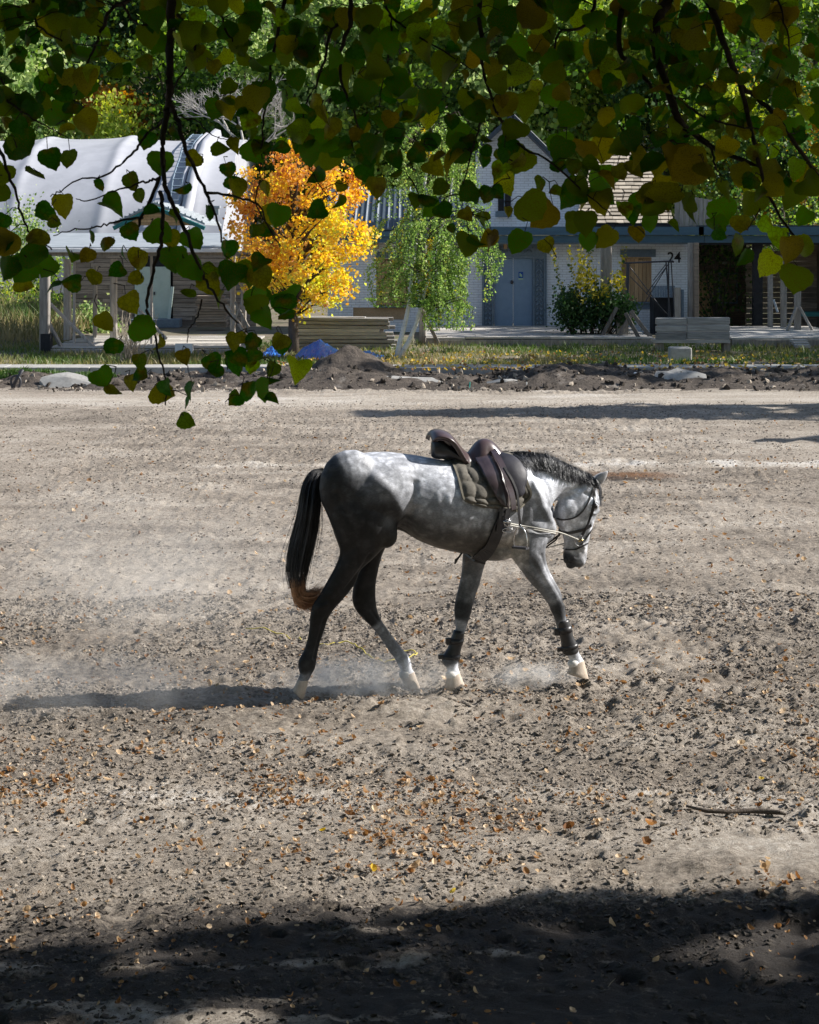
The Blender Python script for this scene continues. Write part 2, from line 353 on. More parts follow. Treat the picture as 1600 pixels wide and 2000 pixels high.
rr = ramp(n, mth.outputs[0], [(.0, (.045, .038, .033)), (.28, (.20, .168, .135)), (.6, (.345, .298, .245)), (.85, (.47, .42, .36)), (1.0, (.58, .54, .49))])
mx = N(n, 'ShaderNodeMix', data_type='RGBA'); n.links.new(at2.outputs['Fac'], mx.inputs[0]); n.links.new(rr.outputs[0], mx.inputs[6]); mx.inputs[7].default_value = (.17, .085, .04, 1)
n.links.new(mx.outputs[2], p.inputs['Base Color'])
n3 = N(n, 'ShaderNodeTexNoise', Scale=42.0, Detail=9.0, Roughness=.78); n.links.new(tc.outputs['Object'], n3.inputs['Vector'])
bp = N(n, 'ShaderNodeBump', Strength=1.0, Distance=.03); n.links.new(n3.outputs['Fac'], bp.inputs['Height']); n.links.new(bp.outputs[0], p.inputs['Normal'])
rg = ramp(n, at1.outputs['Fac'], [(.4, (.95, .95, .95)), (.95, (.5, .5, .5))]); n.links.new(rg.outputs[0], p.inputs['Roughness'])
p.inputs['Specular IOR Level'].default_value = .3; m_sand = m
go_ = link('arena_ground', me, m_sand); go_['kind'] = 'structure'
# clods
def rock_mesh(name, seed, sub=1, amp=.35, squash=.7):
    bm = bmesh.new(); bmesh.ops.create_icosphere(bm, subdivisions=sub, radius=.5)
    for v in bm.verts:
        q = mnoise.noise(v.co*3+Vector((seed*3.1, seed, 0))); v.co *= 1+amp*q*1.6; v.co.z *= squash
    me = bpy.data.meshes.new(name); bm.to_mesh(me); bm.free(); return me
m_clod = M('clod_earth', (.115, .096, .078), (.31, .268, .225), scale=25, bump=.6, bdist=.008, detail=6)
m_clodp = M('clod_dry', (.26, .215, .17), (.44, .38, .31), scale=25, bump=.5, bdist=.008, detail=6)
cl = [proto('clod', rock_mesh('clod', i, 1, .8, .6), m_clod if i < 6 else m_clodp) for i in range(7)]
def clod_pts(n, y0, y1, smin, smax, pw, xs_=.27, seed=0, keep=.5):
    # uniform on the ground; clumped by noise
    y = np.sqrt(rng.random(n)*(y1**2-y0**2)+y0**2); x = (rng.random(n)*2-1)*(y*xs_+.7)
    k = fbm(x, y, 1.4, 3, 31+seed)+fbm(x, y, .25, 2, 33)*.8
    sm = np.exp(-((y-38.3)/1.6)**2)+.6*np.exp(-((y-10.35)/.35)**2)+.6*np.clip((9.1-y), 0, 1)
    ok = (k > -.35+keep*.6*(rng.random(n)-.3)) & (rng.random(n) > sm*.85)
    x, y = x[ok], y[ok]; s = smin+(smax-smin)*rng.random(len(x))**pw
    z = ground_h(x, y)+s*.05
    rot = rng.random((len(x), 3))*np.array([.6, .6, 6.28]); scl = np.stack([s*(.8+.5*rng.random(len(x))), s, s*(.6+.6*rng.random(len(x)))], 1)
    return np.stack([x, y, z], 1), rot, scl
A = clod_pts(480000, 7.4, 17.5, .004, .034, 8)
B = clod_pts(130000, 17, 38, .007, .036, 6)
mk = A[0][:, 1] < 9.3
SHADE_MUD = [a[mk] for a in A]; A = [a[~mk] for a in A]
m_shademud = M('shade_dark_mud', (.035, .030, .026), (.10, .085, .072), scale=25, bump=.6, bdist=.008, detail=6)  # darker clod colour with the tree shade put into it
scatter('shade_clods', [proto('clod', rock_mesh('shade_clod', 60+i, 1, .8, .5), m_shademud) for i in range(4)], *SHADE_MUD, label='mud crumbs nearest the viewer, tree shade painted into their dark colour', cat='soil')
scatter('soil_clods', cl, *[np.concatenate([a, b]) for a, b in zip(A, B)], label='loose crumbly clods of turned sand strewn across the riding arena', cat='soil')
# dry litter: curled leaf scraps, straw and twigs
def scrap_mesh(name, w_, l_, curl, fold):
    V = []; Fc = []
    for i in range(4):
        t = i/3; ww = w_*math.sin(math.pi*(.12+.76*t))
        for j in (-1, 0, 1): V.append((j*ww*.5, (t-.5)*l_, curl*(t-.5)**2*4*l_*.25+abs(j)*fold*ww))
    for i in range(3):
        for j in range(2): k = i*3+j; Fc.append((k, k+1, k+4, k+3))
    me = bpy.data.meshes.new(name); me.from_pydata(V, [], Fc); me.update(); return me
m_lit = [leafmat('dry_leaf_'+k, s, trans=.25, objinfo=True, rough=.6) for k, s in (
    ('brown', [(0, (.16, .075, .03)), (1, (.34, .20, .10))]), ('tan', [(0, (.42, .29, .17)), (1, (.62, .48, .33))]), ('rust', [(0, (.22, .10, .045)), (1, (.34, .18, .08))]), ('gold', [(0, (.50, .34, .04)), (1, (.60, .46, .12))]))]
sp = [proto('leaf_scrap', scrap_mesh('leaf_scrap', .6+.3*(i % 2), 1, .6+.5*(i % 3), .35), m_lit[[0, 1, 0, 1, 2, 0, 1, 1, 0, 0][i]]) for i in range(10)]
mbs = MB(); mbs.tube([(-.5, 0, 0), (-.1, .03, .03), (.5, -.02, 0)], [.014, .016, .008], 4); me = bpy.data.meshes.new('straw'); me.from_pydata(mbs.v, [], mbs.f)
me2 = me.copy()
sp += [proto('straw', me, M('straw_tan', (.34, .27, .18), (.55, .46, .33), bump=0)), proto('twig_bit', me2, m_twig)]
def litter(n, yc, ys_, smin, smax, kmin):
    y = yc+rng.normal(size=n)*ys_; x = (rng.random(n)*2-1)*(y*.25+.8)
    k = fbm(x, y, .8, 3, 51)+.35*fbm(x, y, .2, 2, 52); ok = (k > kmin) & (y > 7.3) & (y < 45); x, y = x[ok], y[ok]
    s = smin+(smax-smin)*rng.random(len(x))**3; z = ground_h(x, y)+.012
    return np.stack([x, y, z], 1), rng.normal(size=(len(x), 3))*np.array([.5, .5, 3]), np.stack([s, s, s], 1)
L = [litter(8500, 11.1, .75, .010, .045, .02), litter(2000, 9.9, .6, .012, .05, .05), litter(4500, 12.5, 2.6, .012, .045, -.3), litter(2500, 22, 7, .02, .06, -.3), litter(400, 8.3, .6, .012, .036, -.1)]
scatter('leaf_litter', sp, *[np.concatenate([l[k] for l in L]) for k in range(3)], label='dry brown leaf scraps, straw and twig bits scattered over the arena sand', cat='leaf litter')

# ------------------------------------------------------------ earth banks, kerb path, grass
def sheet(name, x0, x1, y0, y1, nx, ny, fn, mat, kind='structure', smooth=True, xr=False):
    X, Y = np.meshgrid(np.linspace(x0, x1, nx), np.linspace(y0, y1, ny)); Z = fn(X, Y)
    id_ = np.arange(nx*ny).reshape(ny, nx); Fc = np.stack([id_[:-1, :-1], id_[:-1, 1:], id_[1:, 1:], id_[1:, :-1]], -1).reshape(-1, 4)
    o = link(name, mesh_np(name, np.stack([X, Y, Z], -1).reshape(-1, 3), Fc, smooth=smooth), mat)
    if kind: o['kind'] = kind
    return o
m_earth = M('dark_earth', (.035, .028, .023), (.12, .098, .08), scale=7, bump=.9, bdist=.05, stain=((.22, .195, .17), 1.6, .60))
def bank_h(x, y):
    top = np.clip(np.minimum((y-40.3)/1.3, (44.9-y)/.9), 0, 1); top = top*top*(3-2*top)
    hx = .10+.14*vn(x, y*0, 3.3, 8)+.10*vn(x, y*0, 1.2, 18)+.20*np.exp(-((x-4.0)/1.4)**2)+.14*np.exp(-((x-7.2)/1.4)**2)+.16*np.exp(-((x+1.6)/1.1)**2)
    return -.03+top*(np.clip(hx, .05, 1)+.24*fbm(x, y, .9, 4, 12)+.10*np.abs(fbm(x, y, .3, 3, 14)))
sheet('earth_bank', -16, 16, 40.1, 45.0, 460, 90, bank_h, m_earth)
def pile_at(px, D, h, r, name, label):
    c = at(px, HZ, D); rr_ = []
    V = [(0, 0, h*.97)]; nr, na = 16, 44; Fc = []
    for i in range(1, nr+1):
        for k in range(na):
            a = 2*math.pi*k/na; q = i/nr; rad = r*q*(1+.18*mnoise.noise(Vector((math.cos(a)*1.3, math.sin(a)*1.3, px))))
            x, y = rad*math.cos(a), rad*math.sin(a)
            z = h*(1-q)**1.05*(1+.25*mnoise.noise(Vector((x*2, y*2, 1))))+.10*mnoise.noise(Vector((x*4, y*4, 5)))*(1-q*.6)+.05*mnoise.noise(Vector((x*11, y*11, 2)))
            V.append((x, y, z if i < nr else -.1))
    for k in range(na): Fc.append((0, 1+k, 1+(k+1) % na))
    for i in range(nr-1):
        for k in range(na): b = 1+i*na; Fc.append((b+k, b+na+k, b+na+(k+1) % na, b+(k+1) % na))
    me = bpy.data.meshes.new(name); me.from_pydata(V, [], Fc); me.update(); me.polygons.foreach_set('use_smooth', [True]*len(me.polygons))
    o = link(name, me, m_earth); o.location = (c.x, c.y, 0); tag(o, label, 'dirt pile'); return o
pile_at(688, 43.2, .76, 1.5, 'dirt_pile', 'tall conical heap of dark earth in front of the blue tarpaulin')
pile_at(1140, 43.0, .36, 1.3, 'dirt_pile', 'low dark lumpy earth heap right of centre, below the shrub')
pile_at(1420, 43.2, .27, 1.4, 'dirt_pile', 'rough earth heap below the concrete block on the right')
pile_at(560, 43.0, .32, 1.1, 'dirt_pile', 'brown earth heap just left of the tall conical heap')
# clods and stones on the bank
n_ = 5000; x = rng.uniform(-12, 12, n_); y = rng.uniform(40.2, 44.7, n_); s = .02+.13*rng.random(n_)**7
scatter('bank_rubble', [proto('clod', rock_mesh('rubble', 40+i, 1, .8, .75), m_earth if i < 3 else m_clodp) for i in range(4)], np.stack([x, y, np.maximum(bank_h(x, y), 0)+s*.2], 1), rng.random((n_, 3))*6, np.stack([s, s*1.2, s*.8], 1), 'lumps of earth and small stones along the dug bank behind the arena', 'rubble')
# pale slabs of broken dried mud leaning on the bank
for i, (px, py, D, wd, ht) in enumerate([(770, 752, 41.6, 2.1, .22), (1325, 742, 41.8, 1.1, .35), (130, 757, 41.5, 1.1, .30), (712, 748, 41.9, .9, .2), (985, 757, 41.5, .7, .16)]):
    c = at(px, HZ, D); V = []; nn = 16
    for k in range(nn):
        a = 2*math.pi*k/nn; q = .85+.3*random.random(); V.append(Vector((math.cos(a)*wd*.5*q, math.sin(a)*ht*.75*q, 0)))
    rot = Matrix.Rotation(R(42), 3, 'X'); m_ = MB(); up = Vector((0, -.6, .7))*.07
    top = [rot@v+Vector((0, 0, ht*.42)) for v in V]; ce = Vector((0, 0, ht*.42+.05))
    m_.add([t+c-Vector((0, 0, c.z)) for t in top]+[t*1.05+c-Vector((0, 0, c.z))-Vector((0, -.05, .12)) for t in top]+[ce+c-Vector((0, 0, c.z))+up*.4],
           [(2*nn, k, (k+1) % nn) for k in range(nn)]+[(k, nn+k, nn+(k+1) % nn, (k+1) % nn) for k in range(nn)])
    o = m_.build('mud_slab', m_conc); o.location = (0, 0, 0)
    tag(o, ['wide pale slab of dried mud at the foot of the tall dirt pile', 'pale broken slab in the bank below the concrete block', 'pale grey slab in the bank near the bent pipe at left', 'small pale slab directly under the tall dirt pile', 'small pale slab right of the wide one below the bank'][i], 'slab', 'pale slabs lying against the earth bank')
# concrete path with kerb
pm = MB(); yb = 47.4
for k in range(18):
    x0 = -21+k*2.4; pm2 = MB().box((x0+1.19, 45.72, .06), (2.385, 1.5, .16), jit=.004)
    o = bevel(pm2.build('path_slab', m_conc), .012, 1)
    if k == 0: PATH = thing('concrete_path', None, None, (0, 0, 0)); PATH['kind'] = 'structure'
    o.parent = PATH
kb = MB()
for k in range(22):
    o = bevel(MB().box((-21+k*2.0+1, 44.88, .03), (1.985, .15, .30), jit=.003).build('kerb_stone', m_conc), .015, 2); o.parent = PATH
m_soil = M('garden_soil', (.10, .085, .06), (.24, .20, .15), scale=3, bump=.7, bdist=.04, stain=((.09, .11, .04), 1.2, .5))
sheet('grass_bank', -70, 70, 46.45, 100, 120, 80, lambda x, y: .10+.05*fbm(x, y, 3, 3, 61)+.0*x, m_soil)
m_grass = leafmat('grass', [(0, (.035, .08, .016)), (.45, (.08, .13, .03)), (.75, (.20, .18, .075)), (1, (.34, .28, .15))], trans=.25)
def blades(name, n, xf, yf, hmin, hmax, zf, label, bias=0, cat='grass'):
    x = xf(n); y = yf(n); k = fbm(x, y, 1.6, 3, 71)+.25*rng.random(n); ok = k > -.18; x, y = x[ok], y[ok]; n = len(x)
    h = hmin+(hmax-hmin)*rng.random(n)**2; z = zf(x, y); a = rng.random(n)*6.28; wd = .010+.012*rng.random(n)
    lx, ly = np.cos(a)*wd, np.sin(a)*wd; bx, by = rng.normal(size=n)*h*.4, rng.normal(size=n)*h*.4
    P0 = np.stack([x-lx, y-ly, z], 1); P1 = np.stack([x+lx, y+ly, z], 1); P2 = np.stack([x+lx*.6+bx*.4, y+ly*.6+by*.4, z+h*.6], 1); P3 = np.stack([x-lx*.6+bx*.4, y-ly*.6+by*.4, z+h*.6], 1); P4 = np.stack([x+bx, y+by, z+h], 1)
    V = np.stack([P0, P1, P2, P3, P4], 1).reshape(-1, 3); b = np.arange(n)*5
    F3 = [np.stack([b, b+1, b+2], 1), np.stack([b, b+2, b+3], 1), np.stack([b+3, b+2, b+4], 1)]
    me = mesh_np(name, V, np.concatenate(F3)); t = np.clip(.35+.8*fbm(x, y, 2.5, 3, 77)+.3*(rng.random(n)-.5)+bias, 0, 1)
    at_ = me.attributes.new('tone', 'FLOAT', 'POINT'); at_.data.foreach_set('value', np.repeat(t, 5).astype(np.float32))
    return tag(link(name, me, m_grass), label, cat, kind='stuff')
blades('grass', 42000, lambda n: rng.uniform(-13.5, 13.5, n), lambda n: 46.55+10*rng.random(n)**1.3, .04, .20, lambda x, y: .08+0*x, 'uneven green and yellow grass between the path and the wooden decks', .16)
blades('grass', 9000, lambda n: rng.uniform(-13, -6.3, n), lambda n: rng.uniform(42.6, 44.6, n), .04, .14, bank_h, 'short bright green grass on the bank by the bent pipe at the left', -.15)
blades('weeds', 12000, lambda n: rng.uniform(-17, -9.7, n), lambda n: rng.uniform(56, 72, n), .2, .75, lambda x, y: .1+.05*(y-56)*.5+0*x, 'tall dry grass and weeds left of the cabin porch', .30)
ds = scatter('fallen_leaves', [proto('leaf_scrap', scrap_mesh('leaf_scrap_b', .8, 1, .5+.3*i, .3), m_lit[[1, 3, 2, 3][i]]) for i in range(4)],
    np.stack([rng.uniform(-3, 13, 1300), 44.1+7*rng.random(1300)**1.8, np.full(1300, .17)], 1), rng.normal(size=(1300, 3))*[.6, .6, 3], np.ones((1300, 3))*(.04+.06*rng.random((1300, 1))), 'yellow and orange fallen leaves along the kerb and the grass', 'leaves')

# ------------------------------------------------------------ wooded hill
def hill_h(x, y): return np.clip((y-92), 0, 400)*.30-.5+4*fbm(x, y, 40, 2, 91)*np.clip((y-92)/30, 0, 1)
sheet('wooded_hill', -220, 220, 90, 330, 60, 50, hill_h, M('forest_floor', (.03, .035, .015), (.09, .08, .04), scale=.3, bump=.6, bdist=.3))
HUES = {  # tone ramps: shade by species
 'green': [(0, (.025, .06, .012)), (.5, (.11, .20, .03)), (1, (.38, .48, .09))],
 'dark': [(0, (.012, .035, .012)), (.6, (.04, .09, .02)), (1, (.16, .24, .05))],
 'lime': [(0, (.05, .10, .015)), (.5, (.22, .30, .04)), (1, (.45, .46, .08))],
 'gold': [(0, (.28, .20, .02)), (.5, (.52, .34, .03)), (1, (.70, .50, .06))],
 'rust': [(0, (.22, .09, .02)), (.5, (.42, .18, .03)), (1, (.55, .32, .05))],
 'silver': [(0, (.05, .10, .03)), (.5, (.18, .28, .08)), (1, (.52, .58, .26))]}
m_hue = {k: leafmat('leaves_'+k, v, trans=.33) for k, v in HUES.items()}
KIND = {'green': ('green_tree', 'broad green tree'), 'dark': ('dark_tree', 'dense dark green tree'), 'lime': ('lime_tree', 'yellow green tree'), 'gold': ('golden_tree', 'golden autumn tree'), 'rust': ('rusty_tree', 'rusty autumn tree'), 'silver': ('silvery_tree', 'airy silvery green tree')}
protos_t = {}
def make_tree_mesh(hue, H, Wd, n, size, seed):
    random.seed(seed); r0 = np.random.default_rng(seed)
    T = MB(); top = H*.93; pts = [(0, 0, -.6)]; x = y = 0
    for k in range(1, 8): x += random.uniform(-.15, .15); y += random.uniform(-.15, .15); pts.append((x, y, top*k/7))
    T.tube(pts, [.20*H/14*(1-.12*k) for k in range(8)], 7)
    cl_ = []
    for k in range(46):
        t = random.random()**.8; z = H*(.22+.76*t); rad = Wd*.5*(math.sin(math.pi*min(1, .18+.80*t))**.7)*random.uniform(.35, 1.0); a = random.uniform(0, 6.28)
        c = (rad*math.cos(a), rad*math.sin(a), z); cl_.append(c)
        if k % 3 == 0: T.tube([(0, 0, z*.75), (c[0]*.5, c[1]*.5, z*.9), c], [.06*H/14, .04, .015], 4)
    P, ci = crown_pts(n, cl_, (Wd*.085, Wd*.085, H*.035))
    ctone = r0.random(len(cl_))[ci]
    return T, P, np.clip(-.05+.65*ctone+.45*rng.random(n), 0, 1), size
forest_g = 'trees on the wooded hill'
spec = {}
for hue, H, Wd, n, size, sd in (('green', 15, 9, 6000, .34, 11), ('dark', 17, 8, 6500, .32, 12), ('lime', 13, 8, 6000, .32, 13), ('gold', 9, 7, 4500, .32, 14), ('rust', 9, 7, 4500, .32, 15), ('silver', 16, 7, 6000, .30, 16)):
    T, P, tone, size = make_tree_mesh(hue, H, Wd, n, size, sd)
    r_ = thing(KIND[hue][0], KIND[hue][1], 'tree', (0, 0, 0), forest_g)
    T.build('trunk', m_bark, r_, True); leaf_faces(P, size, tone, r_, m_hue[hue]); spec[hue] = [r_, True]
def plant(hue, px, D, sc_, rz, lab):
    r_, first = spec[hue]; x = (px-800)/F*D
    if first: o = r_; spec[hue][1] = False
    else:
        o = r_.copy(); col.objects.link(o)
        for c in r_.children: cc = c.copy(); col.objects.link(cc); cc.parent = o
    z = float(hill_h(np.array([x]), np.array([D]))[0]) if D > 92 else 0.05
    o.location = (x, D, z); o.rotation_euler = (0, 0, rz); o.scale = (sc_, sc_, sc_*random.uniform(.9, 1.15)); o['label'] = lab; return o
random.seed(5)
FR = [  # hue, px, D, scale, where
 ('silver', 30, 97, .85), ('dark', 130, 104, .8), ('lime', 215, 96, .62), ('gold', 262, 97, .72), ('green', 330, 101, .75), ('dark', 395, 103, .8), ('silver', 470, 106, .9), ('rust', 210, 101, .9), ('green', 560, 98, .8), ('silver', 640, 97, .85), ('lime', 700, 100, .8), ('rust', 620, 95, .6), ('green', 790, 98, .95), ('silver', 860, 102, 1.0), ('silver', 1000, 97, .95), ('lime', 930, 106, 1.0), ('green', 1080, 99, .9), ('silver', 1150, 103, 1.0), ('lime', 1230, 99, .9), ('dark', 1300, 97, .75), ('green', 1380, 99, .9), ('gold', 1470, 104, .95), ('lime', 1440, 95, .8), ('gold', 1570, 98, .95), ('dark', 1530, 92, .62), ('green', 1640, 101, .9), ('green', -60, 101, .9),
 ('green', 40, 122, 1.0), ('lime', 160, 126, 1.0), ('dark', 290, 124, 1.0), ('silver', 400, 128, 1.1), ('green', 520, 122, 1.0), ('dark', 650, 126, 1.0), ('silver', 760, 125, 1.1), ('lime', 880, 129, 1.1), ('green', 1010, 124, 1.1), ('dark', 1120, 128, 1.05), ('lime', 1240, 124, 1.1), ('silver', 1360, 127, 1.1), ('green', 1480, 125, 1.1), ('lime', 1590, 128, 1.1), ('dark', -50, 130, 1.1), ('green', 1700, 130, 1.1),
 ('dark', 90, 150, 1.1), ('silver', 230, 153, 1.15), ('green', 370, 150, 1.1), ('lime', 500, 156, 1.1), ('dark', 620, 152, 1.1), ('green', 750, 155, 1.1), ('silver', 880, 152, 1.2), ('dark', 1010, 155, 1.1), ('green', 1140, 152, 1.15), ('lime', 1270, 155, 1.2), ('dark', 1400, 152, 1.1), ('silver', 1530, 155, 1.2), ('green', 1660, 153, 1.1),
 ('green', 60, 180, 1.3), ('dark', 250, 184, 1.3), ('green', 440, 180, 1.3), ('dark', 640, 184, 1.3), ('silver', 840, 180, 1.3), ('dark', 1040, 184, 1.3), ('green', 1240, 182, 1.3), ('dark', 1440, 184, 1.3), ('green', 1620, 180, 1.3)]
def where(px, D, k):
    row = 'front' if D < 110 else 'second' if D < 140 else 'third' if D < 170 else 'rearmost'
    if px < 200: w_ = 'above the hall left end'
    elif px < 350: w_ = 'above the hall middle'
    elif px < 500: w_ = 'above the hall right end'
    elif px < 720: w_ = 'behind the maple'
    elif px < 900: w_ = 'behind the birch'
    elif px < 1100: w_ = 'behind the white gable'
    elif px < 1320: w_ = 'behind the shingled roof'
    else: w_ = 'behind the open shed'
    lab = f'{KIND[k][1]} in the {row} row of the wood, {w_}'; return lab
FL = [where(px, D, k) for k, px, D, s_ in FR]
for l in set(FL):
    ii = sorted([i for i in range(len(FL)) if FL[i] == l], key=lambda i: FR[i][1])
    if len(ii) == 2: FL[ii[0]] = 'left '+l; FL[ii[1]] = 'right '+l
for (k, px, D, s_), l in zip(FR, FL): plant(k, px, D, s_, random.uniform(0, 6.28), l)
# bare grey tree and a bare pole trunk above the hall
bt = thing('bare_tree', 'leafless pale grey tree with fine bare twigs behind the hall roof', 'tree', (at(470, 0, 93).x, 93, 0))
T = MB(); base = Vector((bt.location.x, 93, 0))
def twigs(p, d, L_, r_, lev):
    q = p+d*L_; T.tube([p, p+d*L_*.5+Vector((random.uniform(-.1, .1), 0, random.uniform(-.1, .1)))*L_*.3, q], [r_, r_*.8, r_*.6], 4, False)
    if lev == 0: return
    for k in range(4): twigs(q-d*L_*random.uniform(0, .5), (d+Vector((random.gauss(0, .55), random.gauss(0, .4), random.gauss(.15, .35)))).normalized(), L_*.66, r_*.58, lev-1)
twigs(base, Vector((.04, 0, 1)), 4.6, .16, 0); twigs(base+Vector((.18, 0, 4.6)), Vector((0, 0, 1)), 2.6, .12, 5)
T.build('trunk', M('pale_bark', (.30, .28, .26), (.5, .48, .45), scale=6), bt, True)
# off-frame trees whose shade falls across the arena and the far yard
def shade_tree(name, label, foot, gfun, n, size, zr, sd, hue='green', trunk_h=None, extra=None, tr=.35, gate=None):
    r_ = thing(name, label, 'tree', foot)
    P = []; cs = (math.cos(R(SAZ)), math.sin(R(SAZ))); ct = 1/math.tan(R(SEL))
    gx, gy = gfun(n); z = zr[0]+(zr[1]-zr[0])*rng.random(len(gx))
    P = np.stack([gx+z*ct*cs[0], gy+z*ct*cs[1], z], 1)
    if extra is not None: P = np.concatenate([P, extra])
    if gate is not None: P = P[gate(P)]
    o = leaf_faces(P, size, rng.random(len(P)), r_, m_hue[hue])
    T = MB(); f = Vector(foot); hh = trunk_h or zr[0]
    T.tube([f+Vector((0, 0, -.3)), f+Vector((.1, .1, hh*.5)), f+Vector((0, .1, hh)), f+Vector((.2, 0, zr[1]*.95))], [tr, tr*.85, tr*.7, .06], 10)
    c = P[rng.integers(0, len(P), 14)]
    for q in c: q = Vector(q); T.tube([f+Vector((0, .1, hh*.9)), (f+q)*.5+Vector((0, 0, hh*.45)), q], [tr*.4, tr*.22, .03], 6)
    T.build('trunk', m_bark, r_, True); return r_
def g1(n):
    gx = rng.uniform(-.8, 16, n); gy = 34.6+1.2*rng.random(n)+np.clip(gx/6, 0, 1)*rng.uniform(-.9, 1.6, n)-.0*gx
    k = vn(gx, gy, .8, 3)+vn(gx, gy, .3, 4)*.5; ok = k > -.32+.35*np.clip((2-gx)/3, 0, 1); return gx[ok], gy[ok]
shade_tree('shade_tree', 'large leafy tree outside the picture whose shade crosses the arena', (17.5, 38.8, 0), g1, 8000, .30, (6.8, 11), 1)
def g2(n):
    gx = rng.uniform(5.2, 16, n); gy = 30.55+.9*(rng.random(n)-.5)*np.clip((gx-4.8)/2, .2, 2.5); return gx, gy
shade_tree('shade_tree', 'smaller leafy tree outside the picture at the right of the arena', (19, 33, 0), g2, 2600, .28, (5.5, 8.5), 2)
def g3(n):
    gx = rng.uniform(.3, 24, n); gy = rng.uniform(41.5, 61, n); k = fbm(gx, gy, 3, 3, 13)+.5*np.clip((gx-1)/3, -.2, 1); return gx[k > .03], gy[k > .03]
shade_tree('shade_tree', 'tall dense tree outside the picture shading the yard at the right', (28, 57, 0), g3, 11000, .45, (9.5, 15), 3, gate=lambda P: P[:, 0] > P[:, 1]*.2+3.3)
def g4(n):
    gx = rng.uniform(-4.5, 1.2, n); gy = rng.uniform(42.3, 46.4, n); k = fbm(gx, gy, 1.2, 3, 15); return gx[k > .02], gy[k > .02]
shade_tree('shade_tree', 'slim tall tree outside the picture shading the earth bank', (20, 49, 0), g4, 3500, .40, (11.5, 15), 4, gate=lambda P: P[:, 0] > P[:, 1]*.2+2.3)
# ------------------------------------------------------------ white brick house
def bx(px0, py0, px1, py1, D, depth, mb=None):    # upright block whose front face spans this part of the view at distance D
    a = at(px0, py0, D); b = at(px1, py1, D); m_ = mb or MB()
    return m_.box(((a.x+b.x)/2, D+depth/2, (a.z+b.z)/2), (abs(b.x-a.x), depth, abs(a.z-b.z)))
DF = 63.0
house = thing('brick_house', 'whitewashed brick house numbered 24 with blue double door and boarded windows', 'house', at(1000, 655, DF))
def wall_part(name, mat, rects, D, dep, parent):
    m_ = MB()
    for r_ in rects: bx(*r_, D, dep, m_)
    return m_.build(name, mat, parent)
# facade pieces leave real openings for the windows and the door
wall_part('wall', m_wbrick, [(640, 470, 735, 600, ), (735, 470, 797, 505), (797, 470, 942, 657), (640, 625, 797, 657), (942, 470, 1066, 488), (1066, 470, 1214, 657), (1214, 470, 1273, 487), (1214, 604, 1273, 657), (1273, 470, 1343, 657)], DF, .4, house)
wall_part('side_wall', m_wbrick, [(640, 470, 1343, 657)], DF+7, .3, house)
bx(1337, 475, 1343, 657, DF+.4, 6.6, mb2 := MB()); mb2.build('end_wall', m_wbrick, house)
bx(690, 601, 797, 624, DF+.06, .05, mb2 := MB()); mb2.build('particle_panel', m_chip, house); bx(640, 600, 690, 625, DF, .38, mb2 := MB()); mb2.build('wall_foot', m_wbrick, house)
for x0, x1, y0, y1, k in ((735, 797, 505, 597, 7), (1214, 1273, 503, 590, 7)):     # boarded windows
    f = bx(x0, y0, x1, y1, DF+.17, .05).build('window', m_black, house)
    for i in range(k):
        u = (x1-x0-4)/k; q = bx(x0+2+i*u+.3, y0+2+random.uniform(0, 2), x0+2+(i+1)*u-.3, y1-1, DF+.10+random.uniform(0, .02), .03).build('board', m_board, f)
    fr = MB(); bx(x0-1, y0, x0+2, y1, DF+.05, .1, fr); bx(x1-2, y0, x1+1, y1, DF+.05, .1, fr); bx(x0+2, y0-1, x1-2, y0+2, DF+.05, .1, fr); fr.build('window_frame', m_board, f)
    b2 = bx(x0-3, y1, x1+3, y1+4, DF-.08, .30).build('sill', m_frame, f); bevel(b2, .02)
b2 = bx(1238, 592, 1275, 604, DF-.02, .1).build('sill_panel', m_frame, house)
for x0, x1, y0, y1 in ((1212, 1281, 487, 502), (733, 800, 492, 504), (968, 1000, 413, 424)):
    l = bx(x0, y0, x1, y1, DF-.06, .12).build('lintel', m_frame, house)
    st = MB(); k = int((x1-x0)/3.3)
    for i in range(k): bx(x0+(i+.15)*(x1-x0)/k, y0+1, x0+(i+.85)*(x1-x0)/k, y1-1, DF-.10, .045, st)
    st.build('flutes', m_frame, l)
# carved door surround and double door
sur = bx(942, 476, 965, 652, DF-.10, .28).build('door_surround', m_frame, house)
fr = MB(); bx(1041, 476, 1068, 652, DF-.10, .28, fr); bx(965, 476, 1041, 503, DF-.10, .28, fr)
bx(938, 470, 1072, 477, DF-.20, .4, fr); bx(945, 500, 1064, 504, DF-.14, .05, fr)
for x in (944, 962, 1043, 1064): bx(x-1.2, 504, x+1.2, 650, DF-.14, .05, fr)
fr.build('door_architrave', m_frame, sur)
cv = MB()
def petal(cx, cy, rx, ry, a):
    c = at(cx, cy, DF-.11); m_ = Matrix.Rotation(a, 3, 'Y'); s_ = DF/F
    cv.ell(c, (m_@Vector((rx*s_, 0, 0)), m_@Vector((0, 0, ry*s_)), Vector((0, .05, 0))), 8, 5)
for x in (953, 1053):
    for i in range(15):
        y = 510+i*9.4; petal(x-3.5, y, 2.2, 5, .7); petal(x+3.5, y, 2.2, 5, -.7); petal(x, y+4.5, 1.6, 1.6, 0)
for i in range(11):
    x = 968+i*6.8; petal(x, 491, 2.1, 4.2, .5 if i % 2 else -.5)
    petal(x+3.4, 484, 1.6, 1.6, 0)
for x in (947, 961, 1046.5, 1061):
    for i in range(34): petal(x, 508+i*4.2, 1.1, 1.3, 0)
cv.smooth = True; cv.build('carving', m_frame, sur)['kind'] = 'stuff'
